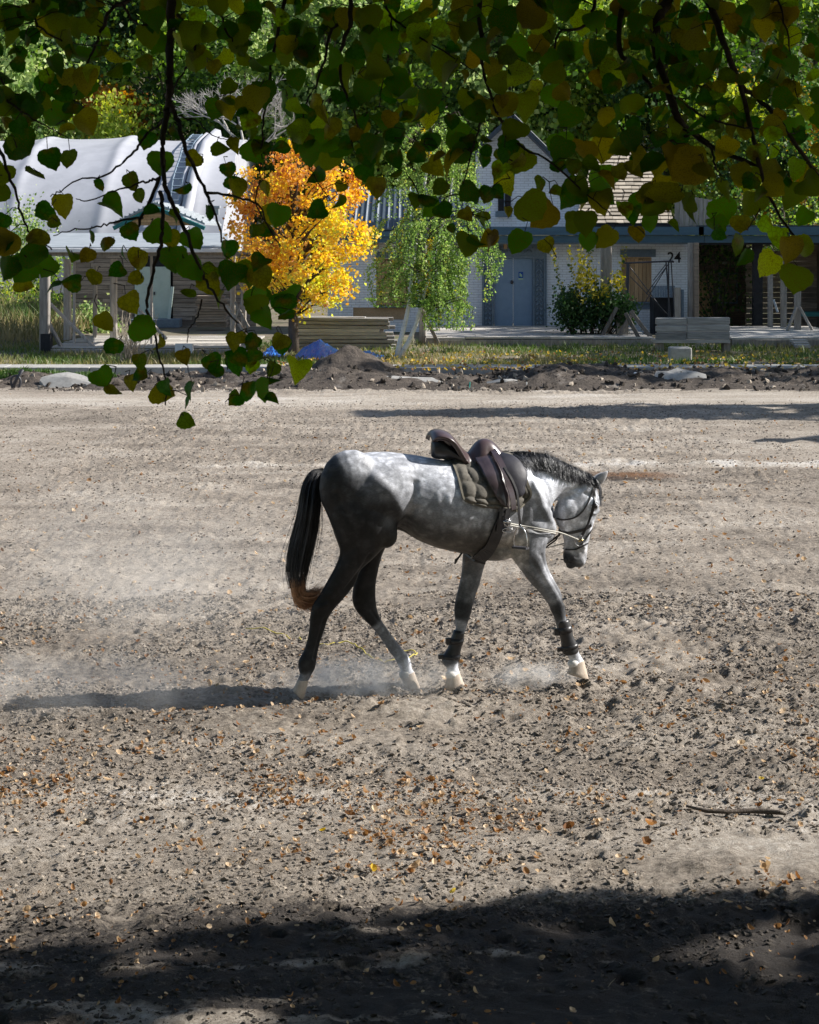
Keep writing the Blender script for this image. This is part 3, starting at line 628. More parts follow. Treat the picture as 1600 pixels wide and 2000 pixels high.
for k, (x0, x1) in enumerate(((965.5, 1002), (1003, 1040.5))):
    d_ = bx(x0, 504, x1, 641, DF+.0, .07).build('door', m_door, house); bevel(d_, .01)
    rv = MB()
    for i in range(12):
        for xx in (x0+2.5, x1-2.5): c = at(xx, 510+i*11.3, DF-.006); rv.ell(c, (Vector((.012, 0, 0)), Vector((0, 0, .012)), Vector((0, .012, 0))), 6, 4)
    rv.build('rivets', m_door, d_)['kind'] = 'stuff'
    if k == 0: hm = MB(); hm.ell(at(1000, 551, DF-.04), (Vector((.05, 0, 0)), Vector((0, 0, .06)), Vector((0, .03, 0))), 10, 6); hm.build('lock', m_steel, d_)
    else:
        stk = bx(1013, 531, 1022, 546, DF-.008, .004).build('sticker', M('sticker_blue', (.01, .06, .30), (.02, .09, .40), bump=0, rough=.4), d_)
        g_ = MB(); bx(1013, 543.5, 1022, 546, DF-.012, .003, g_); bx(1015, 534, 1017.5, 540, DF-.012, .003, g_); bx(1018, 536, 1020, 541, DF-.012, .003, g_); g_.build('sticker_print', M('sticker_print_mat', (.35, .55, .35), (.5, .65, .4), bump=0), stk)
bx(956, 642, 1072, 650, DF-.35, .6).build('step', m_frame, house); bx(940, 650, 1076, 657, DF-.65, .9).build('step', m_frame, house)
# number
def glyph24(parent):
    cu = bpy.data.curves.new('house_number', 'FONT'); cu.body = '24'; cu.size = .46; cu.extrude = .006; cu.offset = .006; cu.align_x = 'CENTER'
    t = bpy.data.objects.new('t', cu); col.objects.link(t); dg = bpy.context.evaluated_depsgraph_get(); me = bpy.data.meshes.new_from_object(t.evaluated_get(dg)); bpy.data.objects.remove(t)
    me.materials.clear(); me.transform(Matrix.Rotation(R(90), 4, 'X')); xs_ = [v.co.x for v in me.vertices]; zs = [v.co.z for v in me.vertices]
    a, b = at(1304, 513, DF), at(1330, 492, DF); sx_ = (b.x-a.x)/(max(xs_)-min(xs_)); sz = (b.z-a.z)/(max(zs)-min(zs))
    for v in me.vertices: v.co = Vector(((v.co.x-min(xs_))*sx_, v.co.y, (v.co.z-min(zs))*sz))
    o = link('house_number', me, m_black, parent); o.location = Vector((a.x, DF-.012, a.z))-root_loc(parent)
glyph24(house)
# eaves: broad blue-grey fascia band across the front
bx(935, 443, 1375, 459, DF-1.4, .12).build('fascia', m_fascia, house); bx(935, 460, 1375, 474, DF-1.2, .12).build('fascia', m_fascia, house)
bx(940, 474, 1345, 477, DF-1.1, 1.1).build('soffit', m_frame, house)
# left wing roof: dark sheet with raised battens, running up to the left
def slope(name, mat, px0, px1, py0, D0, py1, D1, parent, th=.06, px0b=None, px1b=None):
    a, b = at(px0, py0, D0), at(px1, py0, D0); c, d = at(px1b or px1*(D0/D0), py1, D1), at(px0b or px0, py1, D1)
    up = Vector((0, -.3, .95))*th; m_ = MB(); m_.add([a, b, c, d, a+up, b+up, c+up, d+up], [(3, 2, 1, 0), (4, 5, 6, 7), (0, 1, 5, 4), (1, 2, 6, 5), (2, 3, 7, 6), (3, 0, 4, 7)])
    return m_.build(name, mat, parent)
wing = slope('wing_roof', m_slate, 640, 930, 452, DF-.9, 372, DF+5.2, house)
for i in range(26):
    px = 648+i*11; a = at(px, 452, DF-.92)+Vector((0, 0, .09)); b = at(px, 372, DF+5.18); b.x = a.x*1.0+.0; a = Vector(a); b.z += .09
    MB().beam(a, b, .05, .06).build('batten', m_lead if i % 2 == 0 and i < 16 else m_slate, wing)
bx(640, 452, 935, 462, DF-1.05, .12).build('fascia', m_fascia, house); bx(640, 462, 935, 474, DF-.95, .1).build('fascia', m_fascia, house)
for px in (712, 722, 733, 1052, 1062, 1140, 1150, 948, 985): bx(px, 466, px+6, 486, DF-.7, .7).build('rafter_end', m_board, house)
# white gable
gb = MB(); pts = [(930, 443), (1134, 443), (1134, 362), (1080, 300), (1000, 234), (930, 296)]
V = [at(x, y, DF+.5) for x, y in pts]+[at(x, y, DF+.5)+Vector((0, .35, 0)) for x, y in pts]; k = len(pts)
gb.add(V, [tuple(range(k)), tuple(range(2*k-1, k-1, -1))]+[(i, k+i, k+(i+1) % k, (i+1) % k) for i in range(k)]); g_ = gb.build('gable', m_wbrick, house); fixnormals(g_.data)
for a, b in (((922, 300), (1001, 228)), ((1001, 228), (1140, 366))):
    MB().beam(at(*a, DF+.15), at(*b, DF+.15), .9, .14).build('verge_board', m_slate, house)
w_ = bx(973, 340, 998, 412, DF+.44, .05).build('window', m_black, house); bx(971, 412, 1000, 424, DF+.38, .1).build('sill', m_frame, w_)
fr = MB(); bx(984.5, 342, 986.5, 411, DF+.40, .04, fr); bx(974, 372, 997, 374, DF+.41, .03, fr); fr.build('window_frame', m_frame, w_)
# shingled lower slope with separate wooden laths, row by row
sh = slope('shingle_roof', m_black, 1122, 1318, 443, DF-.6, 300, DF+1.98, house, px0b=1160, px1b=1272)
for r_ in range(19):
    py = 439-r_*7.4; D = DF-.60+(443-py)/143*2.58; x = 1124+r_*2.0; x1 = 1317-r_*2.4
    while x < x1-3:
        wd = random.uniform(10, 30); e = min(x+wd, x1)
        a, b = at(x, py, D), at(e-.7, py, D)
        MB().box((a+b)/2+Vector((0, -.03, .09+random.uniform(0, .015))), ((b-a).length, .135+random.uniform(-.01, .01), .022), rx=R(36+random.uniform(-2, 2))).build('shingle', m_shing, sh); x = e
for i in range(9):
    px = 1318+i*9.4; bx(px, 384+abs(i-3)*1.5, px+8.6, 442, DF+.2+random.uniform(0, .03), .04).build('cladding_board', m_post, house)
# chimney-like vents glimpsed through the leaves above the roof

# ------------------------------------------------------------ loose things along the house
dk = thing('timber_deck', 'long grey timber deck in front of the brick house door', 'deck', at(1050, 672, 60.5))
def deck(parent, px0, px1, D0, D1, z, nb, mat, beam=True, pyf=None):
    for i in range(nb):
        y = D0+(D1-D0)*(i+.5)/nb; a = (px0-800)/F*D0; b = (px1-800)/F*D0; d_ = (D1-D0)/nb*.93
        cuts = sorted([a, b]+[random.uniform(a+.5, b-.5) for _ in range(max(1, int((b-a)/3)))])
        for u, v in zip(cuts[:-1], cuts[1:]):
            if v-u > .2: MB().box(((u+v)/2, y, z+random.uniform(-.012, .012)), (v-u-.012, d_, .045), jit=.004).build('deck_board', mat, parent)
    if beam:
        a = (px0-800)/F*D0; b = (px1-800)/F*D0; MB().beam((a, D0+.05, z-.16), (b, D0+.05, z-.16), .10, .24).build('edge_beam', m_post, parent)
        x = a+.4
        while x < b: MB().box((x, D0+.3, (z-.28)/2), (.25, .3, max(.1, z-.28))).build('footing', m_post, parent); x += 2.3
deck(dk, 832, 1276, 55.0, 62.0, .31, 15, m_deck)
def post(label, px, py0, py1, D, wpx, mat=None, cat='post', group='timber posts', foot=None):
    a = at(px, py1, D); b = at(px, py0, D)
    o = MB().beam(a, b, wpx*D/F, wpx*D/F, .004).build('timber_post', mat or m_post); bevel(o, .01); tag(o, label, cat, group); return o
post('thick grey post behind the leafy shrub, right of the blue door', 1184, 476, 664, 57.5, 21)
post('corner post at the right end of the white brick wall, below the house number', 1349, 474, 655, 61.6, 11)
post('darker post beside the corner post at the edge of the open shed', 1360, 474, 655, 61.4, 10, m_logs)
post('grey post behind the birch trunks, left of the brick house door', 826, 470, 672, 56, 14)
m_brace = M('dark_weathered_wood', (.09, .08, .075), (.24, .215, .19), scale=3, stretch=(6, 6, .8), objrand=.2, bdist=.02)
def brace(label, pts, D, wpx, group='diagonal braces'):
    r_ = MB().beam(at(*pts[0], D), at(*pts[1], D), wpx*D/F, .10, .003).build('timber_brace', m_brace); tag(r_, label, 'brace', group); return r_
brace('diagonal brace leaning from the post by the birch down to the deck', ((824, 606), (858, 674)), 55, 6)
brace('steep brace leaning left under the shrub', ((1205, 600), (1172, 664)), 56.4, 11)
brace('heavy dark brace slanting down to the right from the shrub', ((1232, 608), (1278, 668)), 55.4, 14)
brace('second brace beside the heavy dark one, slanting right', ((1222, 612), (1252, 668)), 55.2, 9)
brace('brace leaning left beside the heavy dark one', ((1238, 606), (1208, 658)), 56, 12)
bx(1205, 612, 1228, 662, 56.8, .4).build('stump_block', m_post); tag(bpy.data.objects['stump_block'], 'upright grey timber block among the braces under the shrub', 'timber block')
fm = thing('steel_frame', 'thin dark steel swing frame with crossed rods in front of the boarded window', 'frame', at(1270, 655, 60))
T = MB()
for a, b, r_ in (((1218, 514), (1314, 510), .028), ((1227, 514), (1223, 650), .05), ((1301, 511), (1309, 620), .022), ((1306, 511), (1306, 622), .022), ((1311, 511), (1318, 622), .018)): T.tube([at(*a, 60), at(*b, 60)], r_, 6)
T.build('uprights', m_steel, fm)
for a, b in (((1231, 522), (1300, 612)), ((1231, 540), (1304, 614)), ((1303, 520), (1243, 618)), ((1307, 514), (1262, 574)), ((1300, 517), (1276, 548))): MB().tube([at(*a, 59.9), at(*b, 59.9)], .014, 5).build('crossed_rod', m_steel, fm)
cb = thing('wooden_bin', 'dark open bin with grey corrugated boards beside the white wall', 'bin', at(1305, 655, 61.5))
bx(1277, 582, 1318, 655, 61.6, 1.0).build('bin_body', m_black, cb)
for i in range(9): bx(1274+i*5, 558, 1278.3+i*5, 581, 61.4, .05).build('hood_board', m_frame, cb)
bx(1318, 562, 1330, 640, 61.2, .25).build('side_board', m_post, cb); bx(1331, 566, 1336, 640, 61.5, .3).build('side_board', m_frame, cb)
bc = thing('plank_crate', 'long low crate of three grey plank courses under the house number', 'crate', at(1353, 672, 57.6))
for r_, (y0, y1) in enumerate(((619, 633), (634, 647), (648, 663))):
    for x0, x1 in ((1281, 1341.5), (1342.5, 1426)):
        o = bevel(bx(x0, y0+(1 if x0 > 1300 else 2.5), x1, y1+(0 if x0 > 1300 else .8), 52.1+random.uniform(0, .05), .12).build('plank', m_plank, bc), .018)
bx(1279, 664, 1427, 670, 52.0, .9).build('base_plank', m_deck, bc); bx(1284, 620, 1424, 664, 52.8, .1).build('back_panel', m_plank, bc)
for x in (1284, 1414): bx(x, 671, x+13, 690, 52.2, .5).build('foot', m_post, bc)
o = bevel(bx(1310, 679, 1352, 706, 48.0, .55).build('concrete_block', m_conc), .04, 3); tag(o, 'grey concrete block on the grass in front of the plank crate', 'block')
# ------------------------------------------------------------ open shed on the right
shed = thing('open_shed', 'open-fronted timber shed with dark interior at the right edge', 'shed', at(1500, 655, 62))
bx(1365, 443, 1640, 459, DF-1.4, .12).build('fascia', m_fascia, shed) ; bx(1376, 460, 1640, 474, DF-1.2, .12).build('fascia', m_fascia, shed)
bx(1360, 440, 1640, 444, DF-1.3, 6.5).build('roof', m_slate, shed)
bx(1365, 470, 1458, 656, DF+4.6, .25).build('back_wall', m_dbrick, shed)
bx(1642, 440, 1650, 660, DF-1.2, 6.5).build('side_wall', m_logs, shed); bx(1362, 474, 1642, 478, DF-1.1, 5.9).build('ceiling', m_black, shed)  # side wall out of view, added to keep the sun out
fwx = MB(); 
for r_ in ((1404, 533, 1441, 535.5), (1404, 590, 1441, 593), (1404, 535.5, 1406.5, 590), (1438.5, 535.5, 1441, 590)): bx(*r_, DF+4.5, .08, fwx)
fr = fwx.build('window_frame', m_frame, shed); bx(1406, 535, 1439, 591, DF+4.55, .03).build('window_board', m_logs, fr)
for i in range(5): bx(1366+i*5.6, 548, 1371+i*5.6, 622, DF+3.9, .04).build('door_board', m_board, shed)
for i in range(15): bx(1456+random.uniform(0, 3), 490+i*10.2, 1640, 499.4+i*10.2, DF+2.4+random.uniform(-.03, .03), .10).build('wall_board', m_logs, shed)
bx(1472, 474, 1490, 655, DF-.8, .30).build('shed_post', m_black, shed)
bx(1566, 610, 1640, 618, DF-.2, .8).build('bench_seat', m_teal, shed)
for x0, x1, y0, y1, D, t in ((1501, 1510, 500, 652, 60.5, 0), (1526, 1537, 500, 650, 60.4, 0), (1553, 1565, 560, 657, 58.8, 1)): bx(x0, y0, x1, y1, D, .16).build('shed_post', m_post, shed)
MB().beam(at(1556, 600, 58.7), at(1530, 665, 58.5), .09, .07).build('brace', m_post, shed); MB().beam(at(1562, 600, 58.7), at(1597, 664, 58.5), .09, .07).build('brace', m_post, shed); MB().beam(at(1511, 585, 60.3), at(1519, 610, 60.2), .06, .05).build('brace', m_lead, shed)
dk2 = thing('timber_deck', 'weathered bluish deck of the open shed at the right edge', 'deck', at(1520, 672, 58.5))
deck(dk2, 1430, 1680, 54.6, 61.5, .33, 8, m_deck)
for k in range(3): bx(1548+k*4, 664+k*5, 1578+k*3, 669+k*5, 54.0-k*.5, .4).build('step_board', m_plank, dk2)
# ------------------------------------------------------------ timber pile, tarpaulins, birch and maple
lp = thing('lumber_pile', 'long stack of grey weathered planks behind the blue tarpaulin', 'lumber', at(680, 690, 56.5))
for r_ in range(9):
    y1 = 684-r_*7.3; y0 = y1-6.4
    for dpt in range(3):
        x0 = 578+random.uniform(-3, 5); x1 = 772-r_*1.2+random.uniform(-26, 12); D = 53.2+dpt*.45
        a = at(x0, (y0+y1)/2+random.uniform(-.5, .5), D); b = at(x1, (y0+y1)/2+random.uniform(-1.2, 2.0)+(1.5 if r_ > 5 else 0), D)
        MB().beam(a, b, .38, (y1-y0)*D/F, .004).build('plank', m_plank, lp)
for k in range(6): a = at(585+k*4, 628-k*1.7, 53.5); MB().beam(a, at(720+random.uniform(-18, 18), 631-k*2.1, 53.4), .3, .05).build('plank', m_plank, lp)
for x in (620, 735):
    for k in range(3): bx(x+k*3, 676-k*22, x+6+k*3, 680-k*22, 53.15, 1.4).build('spacer', m_board, lp)
def tarp(px, py, wpx, hpx, D, label, sd):
    nx_, ny_ = 30, 16; s_ = D/F; V = []; Fc = []
    for j in range(ny_+1):
        for i in range(nx_+1):
            u = i/nx_*2-1; v = j/ny_*2-1; pk = math.exp(-((u+.15)*1.7)**2)*(1-abs(v)**1.5)
            ridge = max(0, 1-abs(u+.15)*1.15)*(1-abs(v)); z = hpx*s_*(.25*(1-abs(v)**2)*(1-abs(u)**4)+.8*ridge)+.07*mnoise.noise(Vector((u*4, v*3, sd)))+.035*abs(mnoise.noise(Vector((u*11, v*9, sd+3))))
            V.append((u*wpx*s_*.5*(1+.1*mnoise.noise(Vector((v*3, sd, 0)))), v*.9*(1+.15*mnoise.noise(Vector((u*2, sd, 5)))), max(z, .0)))
    for j in range(ny_):
        for i in range(nx_): a = j*(nx_+1)+i; Fc.append((a, a+1, a+nx_+2, a+nx_+1))
    me = bpy.data.meshes.new('tarpaulin'); me.from_pydata(V, [], Fc); me.update(); o = link('tarpaulin', me, m_tarp); c = at(px, py, D); o.location = (c.x, D, max(.12, c.z)); md = o.modifiers.new('t', 'SOLIDIFY'); md.thickness = .012
    tag(o, label, 'tarpaulin', 'blue tarpaulins'); return o
tarp(632, 697, 108, 32, 49.6, 'bright blue tarpaulin draped in a peak in front of the planks', 1)
tarp(718, 699, 62, 14, 49.3, 'low crumpled blue tarpaulin just right of the dirt heap peak', 4)
tarp(535, 692, 44, 15, 50.5, 'small blue tarpaulin bundle half hidden left of the maple trunk', 7)
def curved_tree(name, label, foot, H, mat_t, tr):
    r_ = thing(name, label, 'tree', foot); return r_
random.seed(21)
mp_ = thing('maple_tree', 'round young maple in orange and yellow autumn leaves before the planks', 'tree', at(574, 690, 51.6)*1.0)
f = Vector(mp_.location); f.z = 0; mp_.location = f
T = MB(); tp = lambda px, py, dy=0: at(px, py, 51.6+dy)
T.tube([tp(574, 700), tp(573, 630), tp(570, 540), tp(574, 440), tp(582, 330), tp(590, 270)], [.16, .13, .10, .075, .05, .02], 8)
cl_ = []; tn_ = []
while len(cl_) < 125:
    px = random.uniform(430, 735); py = random.uniform(255, 640); u = (px-588)/128; v = (py-440)/180
    if u*u+v*v > 1.0 or (py > 560 and px > 700) or (py > 600 and px < 470): continue
    q = tp(px, py, random.uniform(-1, 1)*1.9*math.sqrt(max(.05, 1-u*u-v*v))); cl_.append(tuple(q)); tn_.append(.5+.42*((px-520)/200*.35+(py-430)/200*.75)+.10+random.uniform(-.25, .25))
    if len(cl_) % 3 == 0: b0 = tp(573, min(620, py+90)); T.tube([b0, (b0+q)*.5+Vector((0, 0, .12)), q], [.035, .02, .008], 4)
T.build('trunk', m_bark, mp_, True)
Pm, ci = crown_pts(12500, cl_, (.17, .17, .12)); m_maple = leafmat('maple_leaves', [(0, (.26, .10, .045)), (.35, (.48, .24, .08)), (.65, (.66, .43, .09)), (.9, (.70, .56, .10)), (1, (.50, .52, .10))], trans=.5)
leaf_faces(Pm, .092, np.array(tn_)[ci]+.16*rng.normal(size=len(Pm)), mp_, m_maple, asp=.95)
for px, py, x2, y2 in ((700, 560, 728, 515), (690, 590, 722, 540)):
    pass
m_birchb = M('birch_bark', (.55, .54, .52), (.78, .77, .74), scale=5, stretch=(1, 1, 3), bump=.3, stain=((.04, .035, .03), 6.0, .60))
bi = thing('birch_tree', 'weeping birch with two white leaning trunks beside the brick house', 'tree', at(778, 690, 49.4)); f = Vector(bi.location); f.z = 0; bi.location = f
tb = lambda px, py, dy=0: at(px, py, 49.4+dy*.8)
T = MB(); T.tube([tb(775, 702), tb(781, 670), tb(792, 628), tb(800, 590), tb(806, 520), tb(818, 430), tb(836, 320), tb(850, 230)], [.075, .065, .055, .05, .045, .04, .03, .012], 9); T.build('trunk', m_birchb, bi, True)
T = MB(); T.tube([tb(777, 702), tb(798, 668), tb(812, 636), tb(822, 600), tb(838, 540), tb(858, 460), tb(880, 380), tb(890, 300)], [.07, .06, .05, .048, .04, .035, .025, .01], 9); T.build('trunk', m_birchb, bi, True)
T = MB(); Pb = []; tt = []
for k in range(300):
    u = random.random(); px = random.gauss(852, 44); px = min(max(px, 742), 952); py = random.uniform(215, 585) if random.random() < .75 else random.uniform(430, 600)
    if py > 540 and px > 905: continue
    if abs(px-850) > 75 and py < 330: continue
    L_ = random.uniform(50, 115); dy = random.gauss(0, .9); x2 = px+random.gauss((px-850)*.18, 8); n_ = int(L_*1.35)
    a = tb(px, py, dy); b = tb(x2, min(py+L_, (600 if px < 835 else 645) if px < 920 else 590), dy); mid = a.lerp(b, .4)+Vector(((px-850)*.003, 0, .12))
    if k % 2 == 0: T.tube([tb(830+(px-830)*.25, py+10, 0), a+Vector((0, 0, .1)), mid, b], [.018, .012, .008, .004], 3, False)
    base_t = .1+random.random()*.6+(.35 if random.random() < .06 else 0)
    for i in range(n_):
        t = random.random(); q = a.lerp(mid, t*2) if t < .5 else mid.lerp(b, t*2-1); Pb.append((q.x+random.gauss(0, .045), q.y+random.gauss(0, .045), q.z)); tt.append(base_t+random.gauss(0, .15))
T.build('drooping_twigs', m_twig, bi); m_bl = leafmat('birch_leaves', [(0, (.09, .16, .04)), (.45, (.19, .29, .08)), (.8, (.34, .43, .14)), (1, (.62, .46, .05))], trans=.45, rough=.4)
leaf_faces(Pb, .058, np.array(tt), bi, m_bl, hang=.6, asp=.7)
shr = thing('shrub', 'dark green shrub with yellow upright shoots in front of the white brick wall', 'shrub', at(1140, 668, 58.2))
T = MB(); Ps = []; ts = []
for k in range(26):
    px = random.uniform(1095, 1225); tx = px+random.gauss(0, 10); ty = random.choice([560, 580, 600, 520]) if abs(px-1145) < 35 else random.uniform(570, 615)
    T.tube([at(px*.5+1150*.5, 664, 57), at((px+tx)/2, 610, 57), at(tx, ty, 57)], [.02, .014, .005], 4)
for i in range(5200):
    c = random.choice([(1112, 615, 24, 22), (1110, 590, 20, 18), (1150, 620, 32, 18), (1200, 600, 26, 22), (1225, 610, 15, 16), (1170, 590, 26, 22)]); px = random.gauss(c[0], c[2]*.6); py = min(660, random.gauss(c[1], c[3]*.75)); q = at(px, py, 57+random.gauss(0, .35)); Ps.append(tuple(q)); ts.append(random.uniform(0, .42))
for i in range(650):
    c = random.choice([(1140, 560, 22, 18), (1152, 545, 16, 14), (1175, 570, 18, 12), (1205, 548, 12, 10), (1135, 520, 8, 24)]); q = at(random.gauss(c[0], c[2]*.6), random.gauss(c[1], c[3]), 56.8+random.gauss(0, .3)); Ps.append(tuple(q)); ts.append(random.uniform(.55, 1))
for sx_, lean in ((1125, -14), (1148, 4), (1212, 8), (1100, -24)):
    for i in range(60): t = i/60; q = at(sx_+lean*t+random.gauss(0, 3), 570-90*t+random.gauss(0, 2), 57); Ps.append(tuple(q)); ts.append(random.uniform(.3, .9))
T.build('stems', m_twig, shr); leaf_faces(Ps, .095, np.array(ts), shr, leafmat('shrub_leaves', [(0, (.018, .05, .015)), (.4, (.05, .10, .03)), (.65, (.28, .26, .04)), (1, (.60, .48, .05))], trans=.35), asp=.8)

# ------------------------------------------------------------ left: white hall, cabin, porch
hall = thing('tent_hall', 'long white fabric arched riding hall behind the cabin roof at the left', 'hall', (at(200, 0, 86).x, 86, 0))
m_fab = M('white_fabric', (.33, .34, .375), (.43, .44, .48), scale=.9, rough=.55, bump=.12, bdist=.03, detail=4)
X0, X1 = at(-220, 0, 84).x, at(452, 0, 88).x; nxh, nt_ = 420, 56; V = []; Fc = []
ribs = [at(p_, 0, 84).x for p_ in (-150, 25, 198, 352, 376)]
for i in range(nxh+1):
    x = X0+(X1-X0)*i/nxh
    dip = 0
    for r_ in ribs: d_ = abs(x-r_); dip += .10*math.exp(-(d_/.25)**2)+.14*math.exp(-(d_/.8)**2)
    for j in range(nt_+1):
        t = math.pi*(.02+.96*j/nt_); r_y = 10.5; r_z = 7.35+dip*.75+.05*math.sin(x*.8)
        # slightly leaning ribs as they climb
        z = r_z*math.sin(t)**.82; y = 92-r_y*math.cos(t)
        V.append((x+.05*z+.03*math.sin(j*.9), y-(dip*.35)*math.cos(t), z))
for i in range(nxh):
    for j in range(nt_): a = i*(nt_+1)+j; Fc.append((a, a+nt_+1, a+nt_+2, a+1))
ol = np.array(hall.location); me = bpy.data.meshes.new('cover'); me.from_pydata([tuple(np.array(v)-ol) for v in V], [], Fc); me.update(); me.polygons.foreach_set('use_smooth', [True]*len(me.polygons)); link('fabric_cover', me, m_fab, hall)
ew = MB(); ew.add([V[nxh*(nt_+1)+j] for j in range(nt_+1)], [tuple(range(nt_+1))]); ew.build('end_panel', m_fab, hall)
ew = MB(); rr2 = []
for j in range(0, 28, 2):
    v = V[int((at(338, 0, 84).x-X0)/(X1-X0)*nxh)*(nt_+1)+j]; rr2.append(Vector(v)+Vector((0, -.2, .15)))
for j in range(2, len(rr2)):
    for q in range(2):
        c = rr2[j-1].lerp(rr2[j], q/2)
        ew.tube([c-Vector((.2, 0, 0)), c+Vector((.2, 0, 0))], .03, 4)
for s in (-.2, .2): ew.tube([q+Vector((s, 0, 0)) for q in rr2], .04, 4)
lad = ew.build('roof_ladder', m_frame); tag(lad, 'dark roof ladder lying up the white fabric hall', 'ladder')
dp = MB()
for k, (pa, pb, w2) in enumerate(((362, 338, .10), (380, 356, .25), (372, 352, .12))):
    pts = []
    for j in range(1, 27, 2):
        x = at(pa+(pb-pa)*(1-j/27)*1.0, 0, 84).x; i_ = int((x-X0)/(X1-X0)*nxh); v = Vector(V[i_*(nt_+1)+j]); pts.append(v+Vector((0, -.06, .08)))
    dp.tube(pts, w2, 6)
dp.smooth = True; dp.build('strap_tube', m_fab, hall)
cabin = thing('timber_cabin', 'timber cabin with pale double door and teal-edged gable under the white hall', 'cabin', at(300, 645, 67))
DC = 67.0
pxw = [(142, 262), (338, 500)]
for r_ in range(17):
    y0 = 496+r_*8.7
    for x0, x1 in pxw:
        x = x0
        while x < x1-3:
            e = min(x1, x+random.uniform(30, 95)); bx(x, y0+.4, e-.6, y0+8.3, DC+random.uniform(-.025, .025), .08).build('wall_board', m_logs, cabin); x = e
bx(142, 490, 500, 496, DC-.02, .12).build('wall_plate', m_logs, cabin); bx(142, 496, 500, 645, DC+.25, .1).build('inner_wall', m_black, cabin)
for x0, x1 in ((263, 296), (298, 333)):
    d_ = bevel(bx(x0, 521, x1, 622, DC-.05, .06).build('door', m_paledoor, cabin), .01); bx(x1-7 if x0 < 280 else x0+2, 570, x1-4 if x0 < 280 else x0+5, 576, DC-.09, .04).build('handle', m_steel, d_)
MB().beam(at(337, 560, DC-.3), at(330, 624, DC-.5), .10, .05).build('leaning_board', m_paledoor, cabin)
bx(255, 624, 350, 640, DC-.9, .9).build('step', m_frame, cabin)
gp = MB(); V2 = [at(228, 440, DC-.4), at(392, 440, DC-.4), at(304, 412, DC-.4)]; gp.add(V2+[v+Vector((0, .1, 0)) for v in V2], [(0, 1, 2), (5, 4, 3), (0, 3, 4, 1), (1, 4, 5, 2), (2, 5, 3, 0)]); gg = gp.build('gable', m_black, cabin)
for i in range(5):
    y = 440-i*5.6; f_ = i*5.6/30; a = at(232+f_*72, y-2.4, DC-.48); b = at(388-f_*82, y-2.4, DC-.48); MB().beam(a, b, .05, .088).build('gable_board', m_board, cabin)
a, b, c = at(222, 446, DC-.6), at(302, 405, DC-.6), at(400, 446, DC-.6)
MB().beam(a, b, .2, .13).build('verge_board', m_teal, cabin); MB().beam(b, c, .2, .13).build('verge_board', m_teal, cabin)
for (u, v) in ((a, b), (b, c)):
    up = Vector((0, 0, .11)); bk = Vector((0, 6, 0)); m_ = MB(); m_.add([u+up, v+up, v+up+bk, u+up+bk, u+up*1.6, v+up*1.6, v+up*1.6+bk, u+up*1.6+bk], [(3, 2, 1, 0), (4, 5, 6, 7), (0, 1, 5, 4), (1, 2, 6, 5), (2, 3, 7, 6), (3, 0, 4, 7)]); rf = m_.build('roof', m_lead, cabin)
    for k in range(9): q = u.lerp(v, (k+.5)/9)+up*1.75; MB().beam(q, q+bk, .05, .06).build('roof_rib', m_lead, rf)
ch = bx(418, 406, 427, 420, DC+3, .3).build('flue', m_lead, cabin); bx(416, 402, 429, 406, DC+2.9, .5).build('flue_cap', m_lead, ch)
porch = thing('timber_porch', 'open timber porch with slanting braces in front of the cabin', 'porch', at(260, 690, 54.5))
DPp = 52.4
rf = slope('roof', m_lead, 84, 445, 486, DPp-.2, 458, DPp+9, porch, th=.05)
a, b = at(84, 489, DPp-.25), at(445, 489, DPp-.25); MB().beam(a, b, .16, .10).build('eaves_board', m_white, porch); bx(88, 493, 442, 500, DPp, .14).build('header_beam', m_post, porch)
for k in range(11): x = 96+k*33; bx(x, 486, x+4, 492, DPp-.1, 2.2).build('rafter', m_post, porch)
bx(60, 484, 84, 489, DPp+1, .2).build('header_beam', m_teal, porch)
for px, y0, y1, D, wp in ((88, 500, 690, 51.6, 19), (145, 500, 674, 53, 5), (222, 505, 666, 55.5, 13), (186, 520, 664, 56.5, 8), (296, 500, 674, 53, 5), (455, 500, 676, 52.6, 10), (476, 500, 680, 52, 10), (132, 506, 664, 56, 14)):
    MB().beam(at(px, y1, D), at(px, y0, D), wp*D/F, wp*D/F, .004).build('porch_post', m_post, porch)
bx(79, 652, 98, 690, 51.45, .4).build('post_shoe', m_black, porch)
for a, b, w2 in (((97, 592), (186, 680), 9), ((96, 632), (124, 685), 8), ((268, 602), (325, 662), 7), ((443, 596), (482, 655), 6), ((472, 590), (450, 650), 4), ((460, 590), (486, 640), 4)): MB().beam(at(*a, 52.0), at(*b, 51.8), w2*52/F, .07).build('brace', m_post, porch)
deck(porch, 98, 486, 51.7, 57.5, .24, 12, m_deck); MB().beam(at(98, 687, 51.6), at(482, 687, 51.6), .12, .14).build('edge_beam', m_post, porch)
bx(342, 672, 376, 690, 51.2, .25).build('step_board', m_white, porch)
stk = thing('board_stack', 'stack of dark boards leaning at the right end of the cabin wall', 'lumber', at(410, 640, 64))
for k in range(12): bx(384+random.uniform(-3, 3), 578+k*5.2, 440+random.uniform(-5, 5), 582.4+k*5.2, 64+random.uniform(0, .1), .7).build('plank', m_logs, stk)
bw = thing('garden_hut', 'small dark window of a low hut in the greenery left of the porch', 'hut', at(50, 640, 80))
bx(-60, 560, 78, 640, 80, 3).build('hut_wall', m_post, bw); wv_ = bx(40, 596, 62, 622, 79.9, .1).build('window', m_black, bw); bx(38, 593, 64, 596, 79.85, .1).build('window_frame', m_frame, wv_)
wh = thing('white_wall_hut', 'bright white hut corner at the left edge above the weeds', 'hut', at(0, 640, 78)); bx(-60, 455, 26, 560, 81.5, 1).build('hut_wall', m_white, wh); bx(-60, 452, 30, 458, 81.2, 1.5).build('roof', m_teal, wh)
